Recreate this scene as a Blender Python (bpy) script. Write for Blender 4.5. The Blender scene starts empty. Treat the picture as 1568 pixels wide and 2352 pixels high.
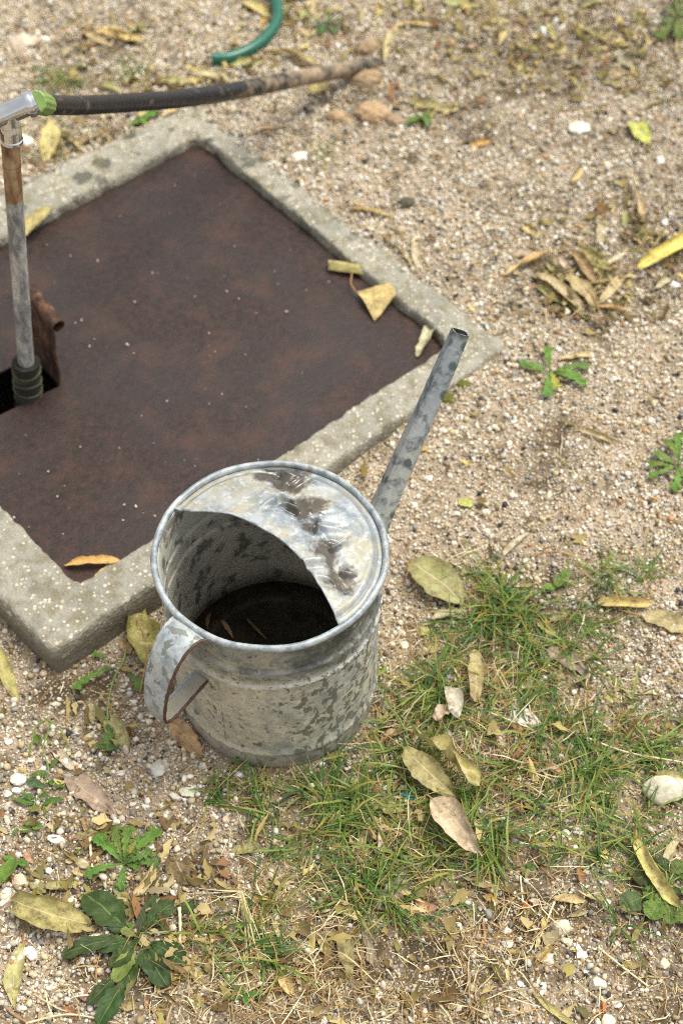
import bpy, bmesh, math, random
import numpy as np
from mathutils import Vector, Matrix, Euler
R = math.radians
S = bpy.context.scene
rng = np.random.default_rng(7)
random.seed(7)

# ------------------------------------------------------------------ camera, sky, sun, exposure
CAM_H, CAM_T, CAM_F = 1.466, R(51.5), 3316.0
cam_d = bpy.data.cameras.new("camera")
cam = bpy.data.objects.new("camera", cam_d)
S.collection.objects.link(cam)
cam.location = (0, 0, CAM_H)
cam.rotation_euler = (R(90) - CAM_T, 0, 0)
cam_d.sensor_fit = 'VERTICAL'
cam_d.sensor_height = 36.0
cam_d.sensor_width = 24.0
cam_d.lens = 36.0 * CAM_F / 2352.0
cam_d.clip_start = 0.05
cam_d.clip_end = 500
cam_d.dof.use_dof = True
cam_d.dof.focus_distance = 1.50
cam_d.dof.aperture_fstop = 4.2
S.camera = cam

SUN_EL, SUN_AZ = R(68), R(70)            # azimuth from +y, clockwise; soft light from behind the hatch, a little from the right
world = bpy.data.worlds.new("World")
S.world = world
world.use_nodes = True
wn = world.node_tree.nodes
wl = world.node_tree.links
bg = wn["Background"]
sky = wn.new("ShaderNodeTexSky")
sky.sky_type = 'NISHITA'
sky.sun_disc = False
sky.sun_elevation = SUN_EL
sky.sun_rotation = SUN_AZ
sky.air_density = 1.0
sky.dust_density = 4.0
sky.ozone_density = 1.0
hs = wn.new("ShaderNodeHueSaturation")   # overcast: the blue of the clear sky is mostly veiled
hs.inputs["Saturation"].default_value = 0.12
wl.new(sky.outputs[0], hs.inputs["Color"])
wl.new(hs.outputs[0], bg.inputs[0])
bg.inputs[1].default_value = 0.122
sun_d = bpy.data.lights.new("sun", 'SUN')
sun_d.energy = 1.35
sun_d.angle = R(26)
sun_d.color = (1.0, 0.945, 0.78)
sun = bpy.data.objects.new("sun", sun_d)
S.collection.objects.link(sun)
sd = Vector((math.sin(SUN_AZ) * math.cos(SUN_EL), math.cos(SUN_AZ) * math.cos(SUN_EL), math.sin(SUN_EL)))
sun.rotation_euler = sd.to_track_quat('Z', 'Y').to_euler()
S.view_settings.view_transform = 'Standard'
S.view_settings.look = 'None'
S.cycles.filter_width = 1.0
S.cycles.use_denoising = False            # leave the fine grain of the gravel crisp
S.view_settings.exposure = 1.0
S.view_settings.gamma = 1.0
S.view_settings.use_curve_mapping = False

# ------------------------------------------------------------------ helpers: layout
def ray(u, v):
    a = (u - 784) / CAM_F; b = (1176 - v) / CAM_F
    c, s = math.cos(CAM_T), math.sin(CAM_T)
    return np.array([a, c + b * s, -s + b * c])
def G(u, v, z=0.0):
    d = ray(u, v); k = (z - CAM_H) / d[2]
    return np.array([0, 0, CAM_H]) + k * d
def V(u, v, P0, n):
    d = ray(u, v); C0 = np.array([0, 0, CAM_H])
    k = np.dot(np.array(P0) - C0, n) / np.dot(d, n)
    return C0 + k * d
def proj(x, y, z):
    c, s = math.cos(CAM_T), math.sin(CAM_T)
    dz = z - CAM_H
    yc = y * s + dz * c; zc = y * c - dz * s
    return 784 + CAM_F * x / zc, 1176 - CAM_F * yc / zc

def _hash(ix, iy, iz, seed):
    h = (ix.astype(np.int64) * 374761393 + iy.astype(np.int64) * 668265263 + iz.astype(np.int64) * 2147483647 + seed * 1274126177) & 0xffffffff
    h = ((h ^ (h >> 13)) * 1274126177) & 0xffffffff
    h = (h ^ (h >> 16)) & 0xffffffff
    h = (h * 2246822519) & 0xffffffff
    h = h ^ (h >> 15)
    return (h & 0xffffff) / float(0xffffff)
def noise3(P, scale=1.0, seed=0):
    P = np.asarray(P, float) * scale
    i = np.floor(P).astype(np.int64); f = P - i
    f = f * f * (3 - 2 * f)
    r = 0
    for dx in (0, 1):
        for dy in (0, 1):
            for dz in (0, 1):
                w = (f[..., 0] if dx else 1 - f[..., 0]) * (f[..., 1] if dy else 1 - f[..., 1]) * (f[..., 2] if dz else 1 - f[..., 2])
                r = r + w * _hash(i[..., 0] + dx, i[..., 1] + dy, i[..., 2] + dz, seed)
    return r
def fbm(P, scale, seed=0, octv=3):
    r = 0; a = 0.5; t = 0
    for o in range(octv):
        r = r + a * noise3(P, scale * 2 ** o, seed + o * 17); t += a; a *= .5
    return r / t
def P3(x, y):
    return np.stack([x, y, np.zeros_like(x)], -1)
def sstep(a, b, x):
    t = np.clip((x - a) / (b - a), 0, 1)
    return t * t * (3 - 2 * t)

def gh(x, y):
    """height of the ground"""
    x = np.asarray(x, float); y = np.asarray(y, float)
    z = 0.048 * sstep(.95, 1.45, y + .25 * x)
    z = z + (fbm(P3(x, y), 5.0, 3, 2) - .5) * .012 * sstep(.05, .25, np.hypot(x + .07, y - .9) - .06)
    return z
def GP(u, v, dz=0.0):
    z = 0.0
    for _ in range(5):
        p = G(u, v, z + dz)
        z = float(gh(p[0], p[1]))
    return np.array([p[0], p[1], z + dz])

# ------------------------------------------------------------------ helpers: objects
def tag(o, label=None, cat=None, group=None, kind=None):
    if label: o["label"] = label
    if cat: o["category"] = cat
    if group: o["group"] = group
    if kind: o["kind"] = kind
    return o
def link(o, parent=None):
    S.collection.objects.link(o)
    if parent: o.parent = parent
    return o
def empty(name, loc, rz=0.0):
    o = bpy.data.objects.new(name, None)
    o.location = loc; o.rotation_euler = (0, 0, rz)
    o.empty_display_size = .05
    return link(o)
def mesh_np(name, V_, F, mat, parent=None, smooth=True, sharp=None, col=None, uv=None, loc=None, rot=None):
    """V_ (n,3); F (m,k) int array or list of tuples; uv per vertex; col per vertex"""
    me = bpy.data.meshes.new(name)
    V_ = np.ascontiguousarray(V_, dtype=np.float32)
    if isinstance(F, np.ndarray):
        k = F.shape[1]; m = len(F)
        me.vertices.add(len(V_)); me.vertices.foreach_set("co", V_.ravel())
        me.loops.add(m * k); me.loops.foreach_set("vertex_index", np.ascontiguousarray(F, dtype=np.int32).ravel())
        me.polygons.add(m); me.polygons.foreach_set("loop_start", np.arange(0, m * k, k, dtype=np.int32))
        me.polygons.foreach_set("loop_total", np.full(m, k, dtype=np.int32))
        me.update(calc_edges=True)
    else:
        me.from_pydata([tuple(map(float, p)) for p in V_], [], [tuple(int(i) for i in f) for f in F])
        me.update()
    me.polygons.foreach_set("use_smooth", np.full(len(me.polygons), smooth, dtype=bool))
    if col is not None:
        a = me.color_attributes.new("Col", 'FLOAT_COLOR', 'POINT')
        c = np.ones((len(V_), 4), np.float32); c[:, :col.shape[1]] = col
        a.data.foreach_set("color", c.ravel())
    if uv is not None:
        l = me.uv_layers.new(name="UVMap")
        idx = np.zeros(len(me.loops), np.int32); me.loops.foreach_get("vertex_index", idx)
        l.data.foreach_set("uv", np.ascontiguousarray(np.asarray(uv, np.float32)[idx]).ravel())
    me.validate()
    if sharp: me.set_sharp_from_angle(angle=R(sharp))
    if mat: me.materials.append(mat)
    o = bpy.data.objects.new(name, me)
    if loc is not None: o.location = tuple(loc)
    if rot is not None: o.rotation_euler = rot
    return link(o, parent)
def grid_faces(nu, nv, closed_u=False, closed_v=False):
    F = []
    for i in range(nu if closed_u else nu - 1):
        for j in range(nv if closed_v else nv - 1):
            a = i * nv + j; b = ((i + 1) % nu) * nv + j
            c = ((i + 1) % nu) * nv + (j + 1) % nv; d = i * nv + (j + 1) % nv
            F.append((a, b, c, d))
    return np.array(F, np.int32)
def revolve(profile, n=96):
    pr = np.array(profile); t = np.linspace(0, 2 * np.pi, n, endpoint=False)
    Vv = np.stack([np.outer(np.cos(t), pr[:, 0]), np.outer(np.sin(t), pr[:, 0]), np.outer(np.ones(n), pr[:, 1])], -1).reshape(-1, 3)
    return Vv, grid_faces(n, len(pr), closed_u=True)
def tube(path, rad, n=12, caps=True, flat=1.0, power=2.0, up=(0, 0, 1)):
    path = np.array(path, float); m = len(path)
    rad = np.broadcast_to(np.asarray(rad, float), (m,))
    T = np.gradient(path, axis=0); T /= np.linalg.norm(T, axis=1)[:, None] + 1e-12
    Nn = np.array(up, float)
    if abs(np.dot(Nn, T[0])) > .95: Nn = np.array([1., .2, 0])
    Vv = []; Uv = []
    th = np.linspace(0, 2 * np.pi, n, endpoint=False)
    ce, se = np.cos(th), np.sin(th)
    sup = (np.abs(ce) ** power + np.abs(se) ** power) ** (-1 / power)
    for i in range(m):
        Nn = Nn - np.dot(Nn, T[i]) * T[i]; Nn /= np.linalg.norm(Nn)
        B = np.cross(T[i], Nn)
        Vv.append(path[i] + rad[i] * ((ce * sup)[:, None] * B * 1.0 + (se * sup)[:, None] * Nn * flat))
        Uv.append(np.stack([np.full(n, i / (m - 1)), th / (2 * np.pi)], -1))
    Vv = np.concatenate(Vv); Uv = np.concatenate(Uv)
    F = [tuple(f) for f in grid_faces(m, n, closed_v=True)]
    if caps:
        F.append(tuple(range(n))[::-1]); F.append(tuple(range((m - 1) * n, m * n)))
    return Vv, F, Uv
def catmull(pts, n):
    pts = np.array(pts, float)
    P = np.vstack([2 * pts[0] - pts[1], pts, 2 * pts[-1] - pts[-2]])
    out = []
    segs = len(pts) - 1
    for k in range(n):
        t = k / (n - 1) * segs; i = min(int(t), segs - 1); t -= i
        p0, p1, p2, p3 = P[i:i + 4]
        out.append(.5 * ((2 * p1) + (-p0 + p2) * t + (2 * p0 - 5 * p1 + 4 * p2 - p3) * t * t + (-p0 + 3 * p1 - 3 * p2 + p3) * t ** 3))
    return np.array(out)

# ------------------------------------------------------------------ helpers: materials
class NT:
    def __init__(s, name):
        s.m = bpy.data.materials.new(name); s.m.use_nodes = True
        s.t = s.m.node_tree; s.n = s.t.nodes; s.l = s.t.links
        s.b = s.n["Principled BSDF"]
        s.tc = None
    def node(s, typ, **kw):
        n = s.n.new(typ)
        for k, v in kw.items(): setattr(n, k, v)
        return n
    def set(s, inp, val):
        if hasattr(val, "is_linked") or isinstance(val, bpy.types.NodeSocket): s.l.new(val, inp)
        else: inp.default_value = val
    def coord(s, kind="Object"):
        if not s.tc: s.tc = s.node("ShaderNodeTexCoord")
        return s.tc.outputs[kind]
    def mapping(s, vec, scale=(1, 1, 1), rot=(0, 0, 0), loc=(0, 0, 0)):
        m = s.node("ShaderNodeMapping"); s.l.new(vec, m.inputs[0])
        m.inputs["Scale"].default_value = scale; m.inputs["Rotation"].default_value = rot; m.inputs["Location"].default_value = loc
        return m.outputs[0]
    def noise(s, vec, scale, detail=4, rough=.55, dist=0.0, col=False):
        n = s.node("ShaderNodeTexNoise"); s.l.new(vec, n.inputs["Vector"])
        n.inputs["Scale"].default_value = scale; n.inputs["Detail"].default_value = detail
        n.inputs["Roughness"].default_value = rough; n.inputs["Distortion"].default_value = dist
        return n.outputs["Color" if col else "Fac"]
    def voro(s, vec, scale, out="Distance", feature='F1', rnd=1.0):
        n = s.node("ShaderNodeTexVoronoi"); n.feature = feature; s.l.new(vec, n.inputs["Vector"])
        n.inputs["Scale"].default_value = scale; n.inputs["Randomness"].default_value = rnd
        return n.outputs[out]
    def ramp(s, fac, stops, interp='LINEAR'):
        r = s.node("ShaderNodeValToRGB"); s.l.new(fac, r.inputs[0])
        r.color_ramp.interpolation = interp
        e = r.color_ramp.elements
        while len(e) < len(stops): e.new(.5)
        for k, (p, c) in enumerate(stops):
            e[k].position = p
            e[k].color = (c, c, c, 1) if isinstance(c, (int, float)) else (*c, 1)
        return r.outputs[0]
    def mix(s, fac, a, b, mode='MIX'):
        m = s.node("ShaderNodeMix"); m.data_type = 'RGBA'; m.blend_type = mode
        s.set(m.inputs[0], fac)
        for i, v in ((6, a), (7, b)):
            if isinstance(v, tuple): m.inputs[i].default_value = (*v[:3], 1)
            else: s.l.new(v, m.inputs[i])
        return m.outputs[2]
    def math(s, op, a, b=0.0, clamp=False):
        m = s.node("ShaderNodeMath"); m.operation = op; m.use_clamp = clamp
        s.set(m.inputs[0], a); s.set(m.inputs[1], b)
        return m.outputs[0]
    def bump(s, h, strength=.5, dist=.002, normal=None):
        b = s.node("ShaderNodeBump"); s.l.new(h, b.inputs["Height"])
        b.inputs["Strength"].default_value = strength; b.inputs["Distance"].default_value = dist
        if normal is not None: s.l.new(normal, b.inputs["Normal"])
        return b.outputs[0]
    def out(s, color=None, rough=None, metal=None, normal=None, spec=None, **kw):
        for key, v in (("Base Color", color), ("Roughness", rough), ("Metallic", metal), ("Normal", normal), ("Specular IOR Level", spec)):
            if v is None: continue
            if isinstance(v, tuple): s.b.inputs[key].default_value = (*v[:3], 1)
            else: s.set(s.b.inputs[key], v)
        for k, v in kw.items(): s.set(s.b.inputs[k.replace("_", " ")], v)
        return s.m

def mat_ground():
    t = NT("ground_soil"); o = t.coord("Object")
    a = t.node("ShaderNodeAttribute"); a.attribute_name = "Col"
    sep = t.node("ShaderNodeSeparateColor"); t.l.new(a.outputs["Color"], sep.inputs[0])
    n1 = t.noise(o, 14, 5, .6)
    soil = t.mix(t.ramp(n1, [(.35, 0.), (.65, 1.)]), (.26, .195, .128), (.40, .315, .225))
    dark = t.mix(t.noise(o, 60, 3), (.040, .027, .014), (.105, .074, .040))
    base = t.mix(t.math('MULTIPLY', sep.outputs[0], 1.0, True), soil, dark)
    # 2 mm grit: every cell a grain of its own colour
    w = t.mapping(o, (1, 1, .4))
    cell = t.voro(w, 420, "Color"); dist = t.voro(w, 420, "Distance")
    sc = t.node("ShaderNodeSeparateColor"); t.l.new(cell, sc.inputs[0])
    grain = t.ramp(sc.outputs[0], [(0, (.05, .04, .03)), (.22, (.20, .15, .095)), (.48, (.40, .315, .215)), (.72, (.56, .48, .36)), (.9, (.70, .65, .56)), (1, (.28, .28, .27))])
    keep = t.math('MULTIPLY', t.math('LESS_THAN', dist, .55), t.math('GREATER_THAN', sc.outputs[1], t.math('ADD', t.math('MULTIPLY', sep.outputs[0], .35), .35)))
    c = t.mix(t.math('MULTIPLY', keep, .85), base, grain)
    h = t.math('ADD', t.math('MULTIPLY', t.math('SUBTRACT', 1.0, dist), keep), t.math('MULTIPLY', t.noise(o, 260, 3), .8))
    return t.out(c, .9, 0.0, t.bump(h, .8, .0016), .2)

def mat_col(name, rough=.8, spec=.25, trans=0.0, bump=None):
    t = NT(name); a = t.node("ShaderNodeAttribute"); a.attribute_name = "Col"
    c = a.outputs["Color"]
    if bump:
        o = t.coord("Object"); n = t.noise(o, bump, 4)
        c = t.mix(1.0, c, t.ramp(n, [(.25, .72), (.75, 1.12)]), 'MULTIPLY')
        t.out(normal=t.bump(n, .4, .0006))
    m = t.out(c, rough, 0.0, None, spec)
    if trans: add_trans(t, c, trans)
    return m
def add_trans(t, c, amount):
    tr = t.node("ShaderNodeBsdfTranslucent"); t.set(tr.inputs[0], c)
    mx = t.node("ShaderNodeMixShader"); mx.inputs[0].default_value = amount
    outn = t.n["Material Output"]
    t.l.new(t.b.outputs[0], mx.inputs[1]); t.l.new(tr.outputs[0], mx.inputs[2]); t.l.new(mx.outputs[0], outn.inputs[0])

def mat_leaf():
    """dry leaf: object colour, midrib and side veins along the blade's own u,v, mottled and blotched"""
    t = NT("dry_leaf"); uv = t.coord("UV"); ob = t.coord("Object")
    oi = t.node("ShaderNodeObjectInfo")
    rnd = oi.outputs["Random"]
    shift = t.node("ShaderNodeVectorMath"); shift.operation = 'ADD'
    comb = t.node("ShaderNodeCombineXYZ"); t.set(comb.inputs[0], t.math('MULTIPLY', rnd, 9.0)); t.set(comb.inputs[1], t.math('MULTIPLY', rnd, 5.0))
    t.l.new(ob, shift.inputs[0]); t.l.new(comb.outputs[0], shift.inputs[1]); p = shift.outputs[0]
    sx = t.node("ShaderNodeSeparateXYZ"); t.l.new(uv, sx.inputs[0])
    u, v = sx.outputs[0], sx.outputs[1]
    d = t.math('ABSOLUTE', t.math('SUBTRACT', v, .5))
    mid = t.math('LESS_THAN', d, .022)
    ph = t.math('SUBTRACT', t.math('MULTIPLY', u, 9.0), t.math('MULTIPLY', d, 5.0))
    side = t.math('LESS_THAN', t.math('ABSOLUTE', t.math('SUBTRACT', t.math('FRACT', ph), .5)), .045)
    n1 = t.noise(p, 55, 4, .6); n2 = t.noise(p, 220, 3, .6); n3 = t.noise(p, 95, 3, .7)
    c = t.mix(1.0, oi.outputs["Color"], t.ramp(n1, [(.28, (.48, .44, .36)), (.5, (.92, .92, .9)), (.72, (1.22, 1.18, 1.1))]), 'MULTIPLY')
    c = t.mix(1.0, c, t.ramp(n2, [(.3, .82), (.7, 1.1)]), 'MULTIPLY')
    c = t.mix(t.math('MULTIPLY', t.ramp(n3, [(.56, 0.), (.68, 1.)]), .62), c, (.11, .065, .025))
    edge = t.ramp(d, [(.40, 0.), (.5, 1.)])
    c = t.mix(t.math('MULTIPLY', edge, t.math('MULTIPLY', n1, .6)), c, (.18, .10, .04))
    vein = t.math('MAXIMUM', mid, t.math('MULTIPLY', side, .55))
    c = t.mix(t.math('MULTIPLY', vein, .5), c, (.62, .50, .30))
    h = t.math('ADD', t.math('MULTIPLY', vein, .8), t.math('MULTIPLY', n1, 1.2))
    t.out(c, .55, 0.0, t.bump(h, .5, .0012), .35)
    add_trans(t, c, .12)
    return t.m
def mat_green():
    t = NT("green_leaf"); uv = t.coord("UV"); ob = t.coord("Object"); oi = t.node("ShaderNodeObjectInfo")
    sx = t.node("ShaderNodeSeparateXYZ"); t.l.new(uv, sx.inputs[0])
    d = t.math('ABSOLUTE', t.math('SUBTRACT', sx.outputs[1], .5))
    mid = t.ramp(d, [(.015, 1.), (.05, 0.)])
    ph = t.math('SUBTRACT', t.math('MULTIPLY', sx.outputs[0], 8.0), t.math('MULTIPLY', d, 4.0))
    side = t.ramp(t.math('ABSOLUTE', t.math('SUBTRACT', t.math('FRACT', ph), .5)), [(.02, 1.), (.07, 0.)])
    n1 = t.noise(ob, 70, 4, .6); n2 = t.noise(ob, 300, 2)
    c = t.mix(1.0, oi.outputs["Color"], t.ramp(n1, [(.3, (.6, .65, .6)), (.7, (1.25, 1.2, 1.1))]), 'MULTIPLY')
    c = t.mix(1.0, c, t.ramp(n2, [(.3, .85), (.7, 1.12)]), 'MULTIPLY')
    c = t.mix(t.math('MULTIPLY', mid, .40), c, (.22, .32, .10))
    c = t.mix(t.math('MULTIPLY', side, .08), c, (.22, .32, .10))
    c = t.mix(t.math('MULTIPLY', t.ramp(t.noise(ob, 130, 3), [(.66, 0.), (.74, 1.)]), .7), c, (.22, .15, .06))
    h = t.math('SUBTRACT', t.math('MULTIPLY', n1, 1.2), t.math('ADD', mid, t.math('MULTIPLY', side, .5)))
    t.out(c, .58, 0.0, t.bump(h, .6, .0014), .3)
    add_trans(t, c, .15)
    return t.m
def mat_stone():
    t = NT("stone"); o = t.coord("Object"); oi = t.node("ShaderNodeObjectInfo")
    n1 = t.noise(o, 90, 5, .6); n2 = t.noise(o, 420, 3)
    c = t.mix(1.0, oi.outputs["Color"], t.ramp(n1, [(.25, (.70, .64, .55)), (.55, (1, 1, 1)), (.8, (1.12, 1.1, 1.08))]), 'MULTIPLY')
    c = t.mix(1.0, c, t.ramp(n2, [(.3, .86), (.7, 1.08)]), 'MULTIPLY')
    return t.out(c, .85, 0.0, t.bump(t.math('ADD', n1, t.math('MULTIPLY', n2, .5)), .6, .0015), .2)
def mat_concrete():
    t = NT("weathered_concrete"); o = t.coord("Object")
    n1 = t.noise(o, 9, 5, .6); n2 = t.noise(o, 55, 5, .65)
    c = t.mix(t.ramp(n1, [(.35, 0.), (.65, 1.)]), (.345, .325, .265), (.265, .255, .215))
    c = t.mix(t.ramp(n2, [(.46, 0.), (.64, .85)]), c, (.19, .165, .10))
    c = t.mix(t.ramp(t.noise(o, 20, 5, .7, .5), [(.52, 0.), (.64, .6)]), c, (.17, .155, .105))
    ve = t.voro(o, 190, "Color"); sc = t.node("ShaderNodeSeparateColor"); t.l.new(ve, sc.inputs[0]); vd = t.voro(o, 190)
    grit = t.math('MULTIPLY', t.math('GREATER_THAN', sc.outputs[0], .72), t.math('LESS_THAN', vd, .42))
    c = t.mix(t.math('MULTIPLY', grit, .8), c, t.ramp(sc.outputs[1], [(0, (.62, .57, .48)), (.6, (.52, .43, .30)), (.8, (.25, .21, .17)), (1, (.75, .72, .66))]))
    ve2 = t.voro(o, 85, "Color"); sc2 = t.node("ShaderNodeSeparateColor"); t.l.new(ve2, sc2.inputs[0]); vd2 = t.voro(o, 85)
    g2 = t.math('MULTIPLY', t.math('GREATER_THAN', sc2.outputs[0], .955), t.math('LESS_THAN', vd2, .33))
    c = t.mix(t.math('MULTIPLY', g2, .8), c, (.55, .51, .43))
    # dark round lichen, more of it on the far corner
    w = t.mapping(o, (1, 1, .3))
    wob = t.node("ShaderNodeVectorMath"); wob.operation = 'ADD'
    wc = t.node("ShaderNodeVectorMath"); wc.operation = 'SCALE'; wc.inputs["Scale"].default_value = .035
    t.l.new(t.noise(o, 55, 3, .6, 0, True), wc.inputs[0]); t.l.new(w, wob.inputs[0]); t.l.new(wc.outputs[0], wob.inputs[1])
    ld = t.voro(wob.outputs[0], 26); lc = t.voro(wob.outputs[0], 26, "Color"); s3 = t.node("ShaderNodeSeparateColor"); t.l.new(lc, s3.inputs[0])
    sx = t.node("ShaderNodeSeparateXYZ"); t.l.new(o, sx.inputs[0])
    far = t.ramp(t.math('ADD', sx.outputs[1], t.math('MULTIPLY', sx.outputs[0], -.2)), [(.62, 0.0), (.9, .55)])   # frame's own y, metres
    spot = t.math('MULTIPLY', t.ramp(t.math('DIVIDE', ld, t.math('ADD', t.math('MULTIPLY', s3.outputs[1], .34), .16)), [(.75, 1.), (1.0, 0.)]), t.math('GREATER_THAN', t.math('ADD', s3.outputs[0], far), .60))
    c = t.mix(t.math('MULTIPLY', spot, t.math('ADD', t.math('MULTIPLY', far, 1.1), .30)), c, (.085, .085, .065))
    moss = t.ramp(t.noise(o, 30, 4, .65), [(.62, 0.), (.74, 1.)])
    c = t.mix(t.math('MULTIPLY', moss, .5), c, (.26, .22, .06))
    # sides turn darker and browner towards the bottom
    lower_dark = t.ramp(t.math('ADD', sx.outputs[2], t.math('MULTIPLY', n2, .03)), [(.040, 1.), (.060, 0.)])
    c = t.mix(t.math('MULTIPLY', lower_dark, .72), c, (.135, .115, .078))
    h = t.math('ADD', t.math('MULTIPLY', n2, 1.0), t.math('ADD', t.math('MULTIPLY', t.math('SUBTRACT', .5, vd), .7), t.math('MULTIPLY', t.noise(o, 600, 2), .5)))
    return t.out(c, .92, 0.0, t.bump(h, .9, .0022), .2)
def mat_rust():
    t = NT("rusted_steel"); o = t.coord("Object")
    n1 = t.noise(o, 6, 5, .6); n2 = t.noise(o, 95, 6, .72); n3 = t.noise(o, 230, 3, .6)
    c = t.mix(t.ramp(n2, [(.37, 0.), (.64, 1.)]), (.010, .007, .0065), (.042, .0185, .0125))
    c = t.mix(t.ramp(n1, [(.42, 0.), (.60, .7)]), c, (.026, .019, .017))
    c = t.mix(t.ramp(t.noise(o, 14, 4, .6), [(.50, 0.), (.66, .5)]), c, (.068, .031, .0185))
    c = t.mix(t.ramp(n3, [(.62, 0.), (.75, .45)]), c, (.085, .04, .024))
    c = t.mix(t.ramp(t.noise(o, 150, 4, .7), [(.64, 0.), (.76, .45)]), c, (.15, .13, .13))
    r = t.ramp(t.noise(o, 30, 4, .6), [(.3, .36), (.7, .6)])
    h = t.math('ADD', n2, t.math('MULTIPLY', n3, .8))
    return t.out(c, r, 0.0, t.bump(h, .5, .0016), .38)
def mat_flap():
    t = NT("orange_rust"); o = t.coord("Object")
    n2 = t.noise(o, 70, 5, .65)
    c = t.ramp(n2, [(.34, (.022, .013, .010)), (.50, (.058, .028, .017)), (.64, (.14, .066, .032)), (.74, (.18, .14, .10))])
    return t.out(c, .7, 0.0, t.bump(n2, .6, .0015), .3)
def mat_zinc(name, kind):
    """old galvanised sheet. kind: body, cover, spout, handle, rim"""
    t = NT(name); o = t.coord("Object")
    sx = t.node("ShaderNodeSeparateXYZ"); t.l.new(o, sx.inputs[0]); x, y, z = sx.outputs
    n1 = t.noise(o, 16, 5, .6); n2 = t.noise(o, 70, 5, .65); n3 = t.noise(o, 240, 4, .65)
    zinc = t.mix(t.ramp(n2, [(.34, 0.), (.66, 1.)]), (.28, .30, .31), (.44, .46, .455))
    zinc = t.mix(t.ramp(n3, [(.45, 0.), (.75, .6)]), zinc, (.55, .56, .54))
    dirt = t.mix(t.ramp(n3, [(.35, 0.), (.65, 1.)]), (.44, .415, .32), (.62, .585, .46))
    if kind == "body":
        # the dust that has dried on: heaviest on the handle side, above the base
        f = t.math('ADD', t.math('MULTIPLY', n1, 1.0), t.math('MULTIPLY', n2, .5))
        f = t.math('ADD', f, t.math('MULTIPLY', x, -1.1))
        f = t.math('ADD', f, t.math('MULTIPLY', z, -1.1))
        c = t.mix(t.ramp(f, [(.40, 0.), (.80, .9)]), zinc, dirt)
        neck = t.ramp(t.math('ADD', z, t.math('MULTIPLY', n2, .03)), [(.200, 0.), (.222, 1.)])
        c = t.mix(t.math('MULTIPLY', neck, t.ramp(n1, [(.40, 1.), (.60, .30)])), c, (.06, .068, .072))
        rib = t.ramp(t.math('ABSOLUTE', t.math('SUBTRACT', z, .1905)), [(.002, .8), (.0075, 0.)])
        c = t.mix(t.math('MULTIPLY', rib, t.ramp(n2, [(.38, 1.), (.60, .2)])), c, (.075, .085, .09))
        pat = t.noise(t.mapping(o, (1, 1, .7), (0, 0, 1)), 24, 5, .65, .4)
        c = t.mix(t.ramp(pat, [(.51, 0.), (.64, .6)]), c, (.25, .275, .285))
        sv = t.node("ShaderNodeSeparateColor"); t.l.new(t.voro(o, 150, "Color"), sv.inputs[0])
        c = t.mix(1.0, c, t.ramp(sv.outputs[0], [(0, .82), (1, 1.12)]), 'MULTIPLY')
        c = t.mix(t.ramp(n3, [(.56, 0.), (.70, .45)]), c, (.24, .22, .16))
        c = t.mix(t.ramp(pat, [(.34, .7), (.42, 0.)]), c, (.60, .56, .46))
        # water blotches, slanting, mostly on the far side from the handle
        w = t.mapping(o, (1, 1, .8), (R(25), 0, R(20)))
        b1 = t.noise(w, 100, 4, .6, .25)
        thr = t.math('ADD', .508, t.math('MULTIPLY', t.ramp(t.math('ADD', t.math('MULTIPLY', x, 1.0), t.math('MULTIPLY', y, -1.0)), [(-.10, 1.), (.03, 0.)]), .085))
        blot = t.ramp(t.math('SUBTRACT', b1, thr), [(-.02, 0.), (.045, 1.)])
        c = t.mix(t.math('MULTIPLY', blot, .78), c, t.mix(n2, (.070, .070, .048), (.125, .122, .088)))
        b2 = t.voro(w, 120); bc = t.voro(w, 120, "Color"); s2 = t.node("ShaderNodeSeparateColor"); t.l.new(bc, s2.inputs[0])
        lit = t.math('MULTIPLY', t.ramp(b2, [(.25, 1.), (.4, 0.)]), t.math('GREATER_THAN', s2.outputs[0], .86))
        c = t.mix(t.math('MULTIPLY', lit, .5), c, (.15, .13, .08))
        # rust and soil on the base skirt
        base = t.ramp(t.math('ADD', z, t.math('MULTIPLY', n2, .02)), [(.024, 1.), (.046, 0.)])
        c = t.mix(t.math('MULTIPLY', base, t.ramp(n1, [(.35, .25), (.7, .85)])), c, (.27, .255, .21))
        rr = t.math('MULTIPLY', t.ramp(t.math('ABSOLUTE', t.math('SUBTRACT', z, .0335)), [(.0008, 1.), (.0026, 0.)]), t.ramp(n2, [(.48, 0.), (.6, 1.)]))
        c = t.mix(t.math('MULTIPLY', rr, .8), c, (.20, .09, .04))
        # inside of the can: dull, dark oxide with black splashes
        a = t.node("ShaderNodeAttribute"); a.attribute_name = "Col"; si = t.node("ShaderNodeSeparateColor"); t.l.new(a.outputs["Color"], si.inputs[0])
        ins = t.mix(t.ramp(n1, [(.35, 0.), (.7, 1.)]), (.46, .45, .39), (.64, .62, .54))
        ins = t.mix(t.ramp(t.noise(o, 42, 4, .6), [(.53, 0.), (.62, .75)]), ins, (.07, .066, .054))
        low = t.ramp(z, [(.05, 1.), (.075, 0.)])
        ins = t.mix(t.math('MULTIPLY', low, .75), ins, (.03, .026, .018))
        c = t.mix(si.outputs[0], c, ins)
    elif kind == "cover":
        f = t.math('ADD', n1, t.math('MULTIPLY', n2, .4))
        n4 = t.noise(o, 34, 5, .65, .6)
        c = t.mix(t.ramp(n4, [(.40, 0.), (.60, 1.)]), (.17, .20, .225), t.mix(n3, (.30, .335, .36), (.42, .45, .475)))
        c = t.mix(t.ramp(f, [(.62, 0.), (.80, .85)]), c, t.mix(n3, (.28, .25, .16), (.42, .38, .275)))
        c = t.mix(t.ramp(t.noise(o, 110, 5, .7, .5), [(.52, 0.), (.64, .75)]), c, (.45, .47, .465))
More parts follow.
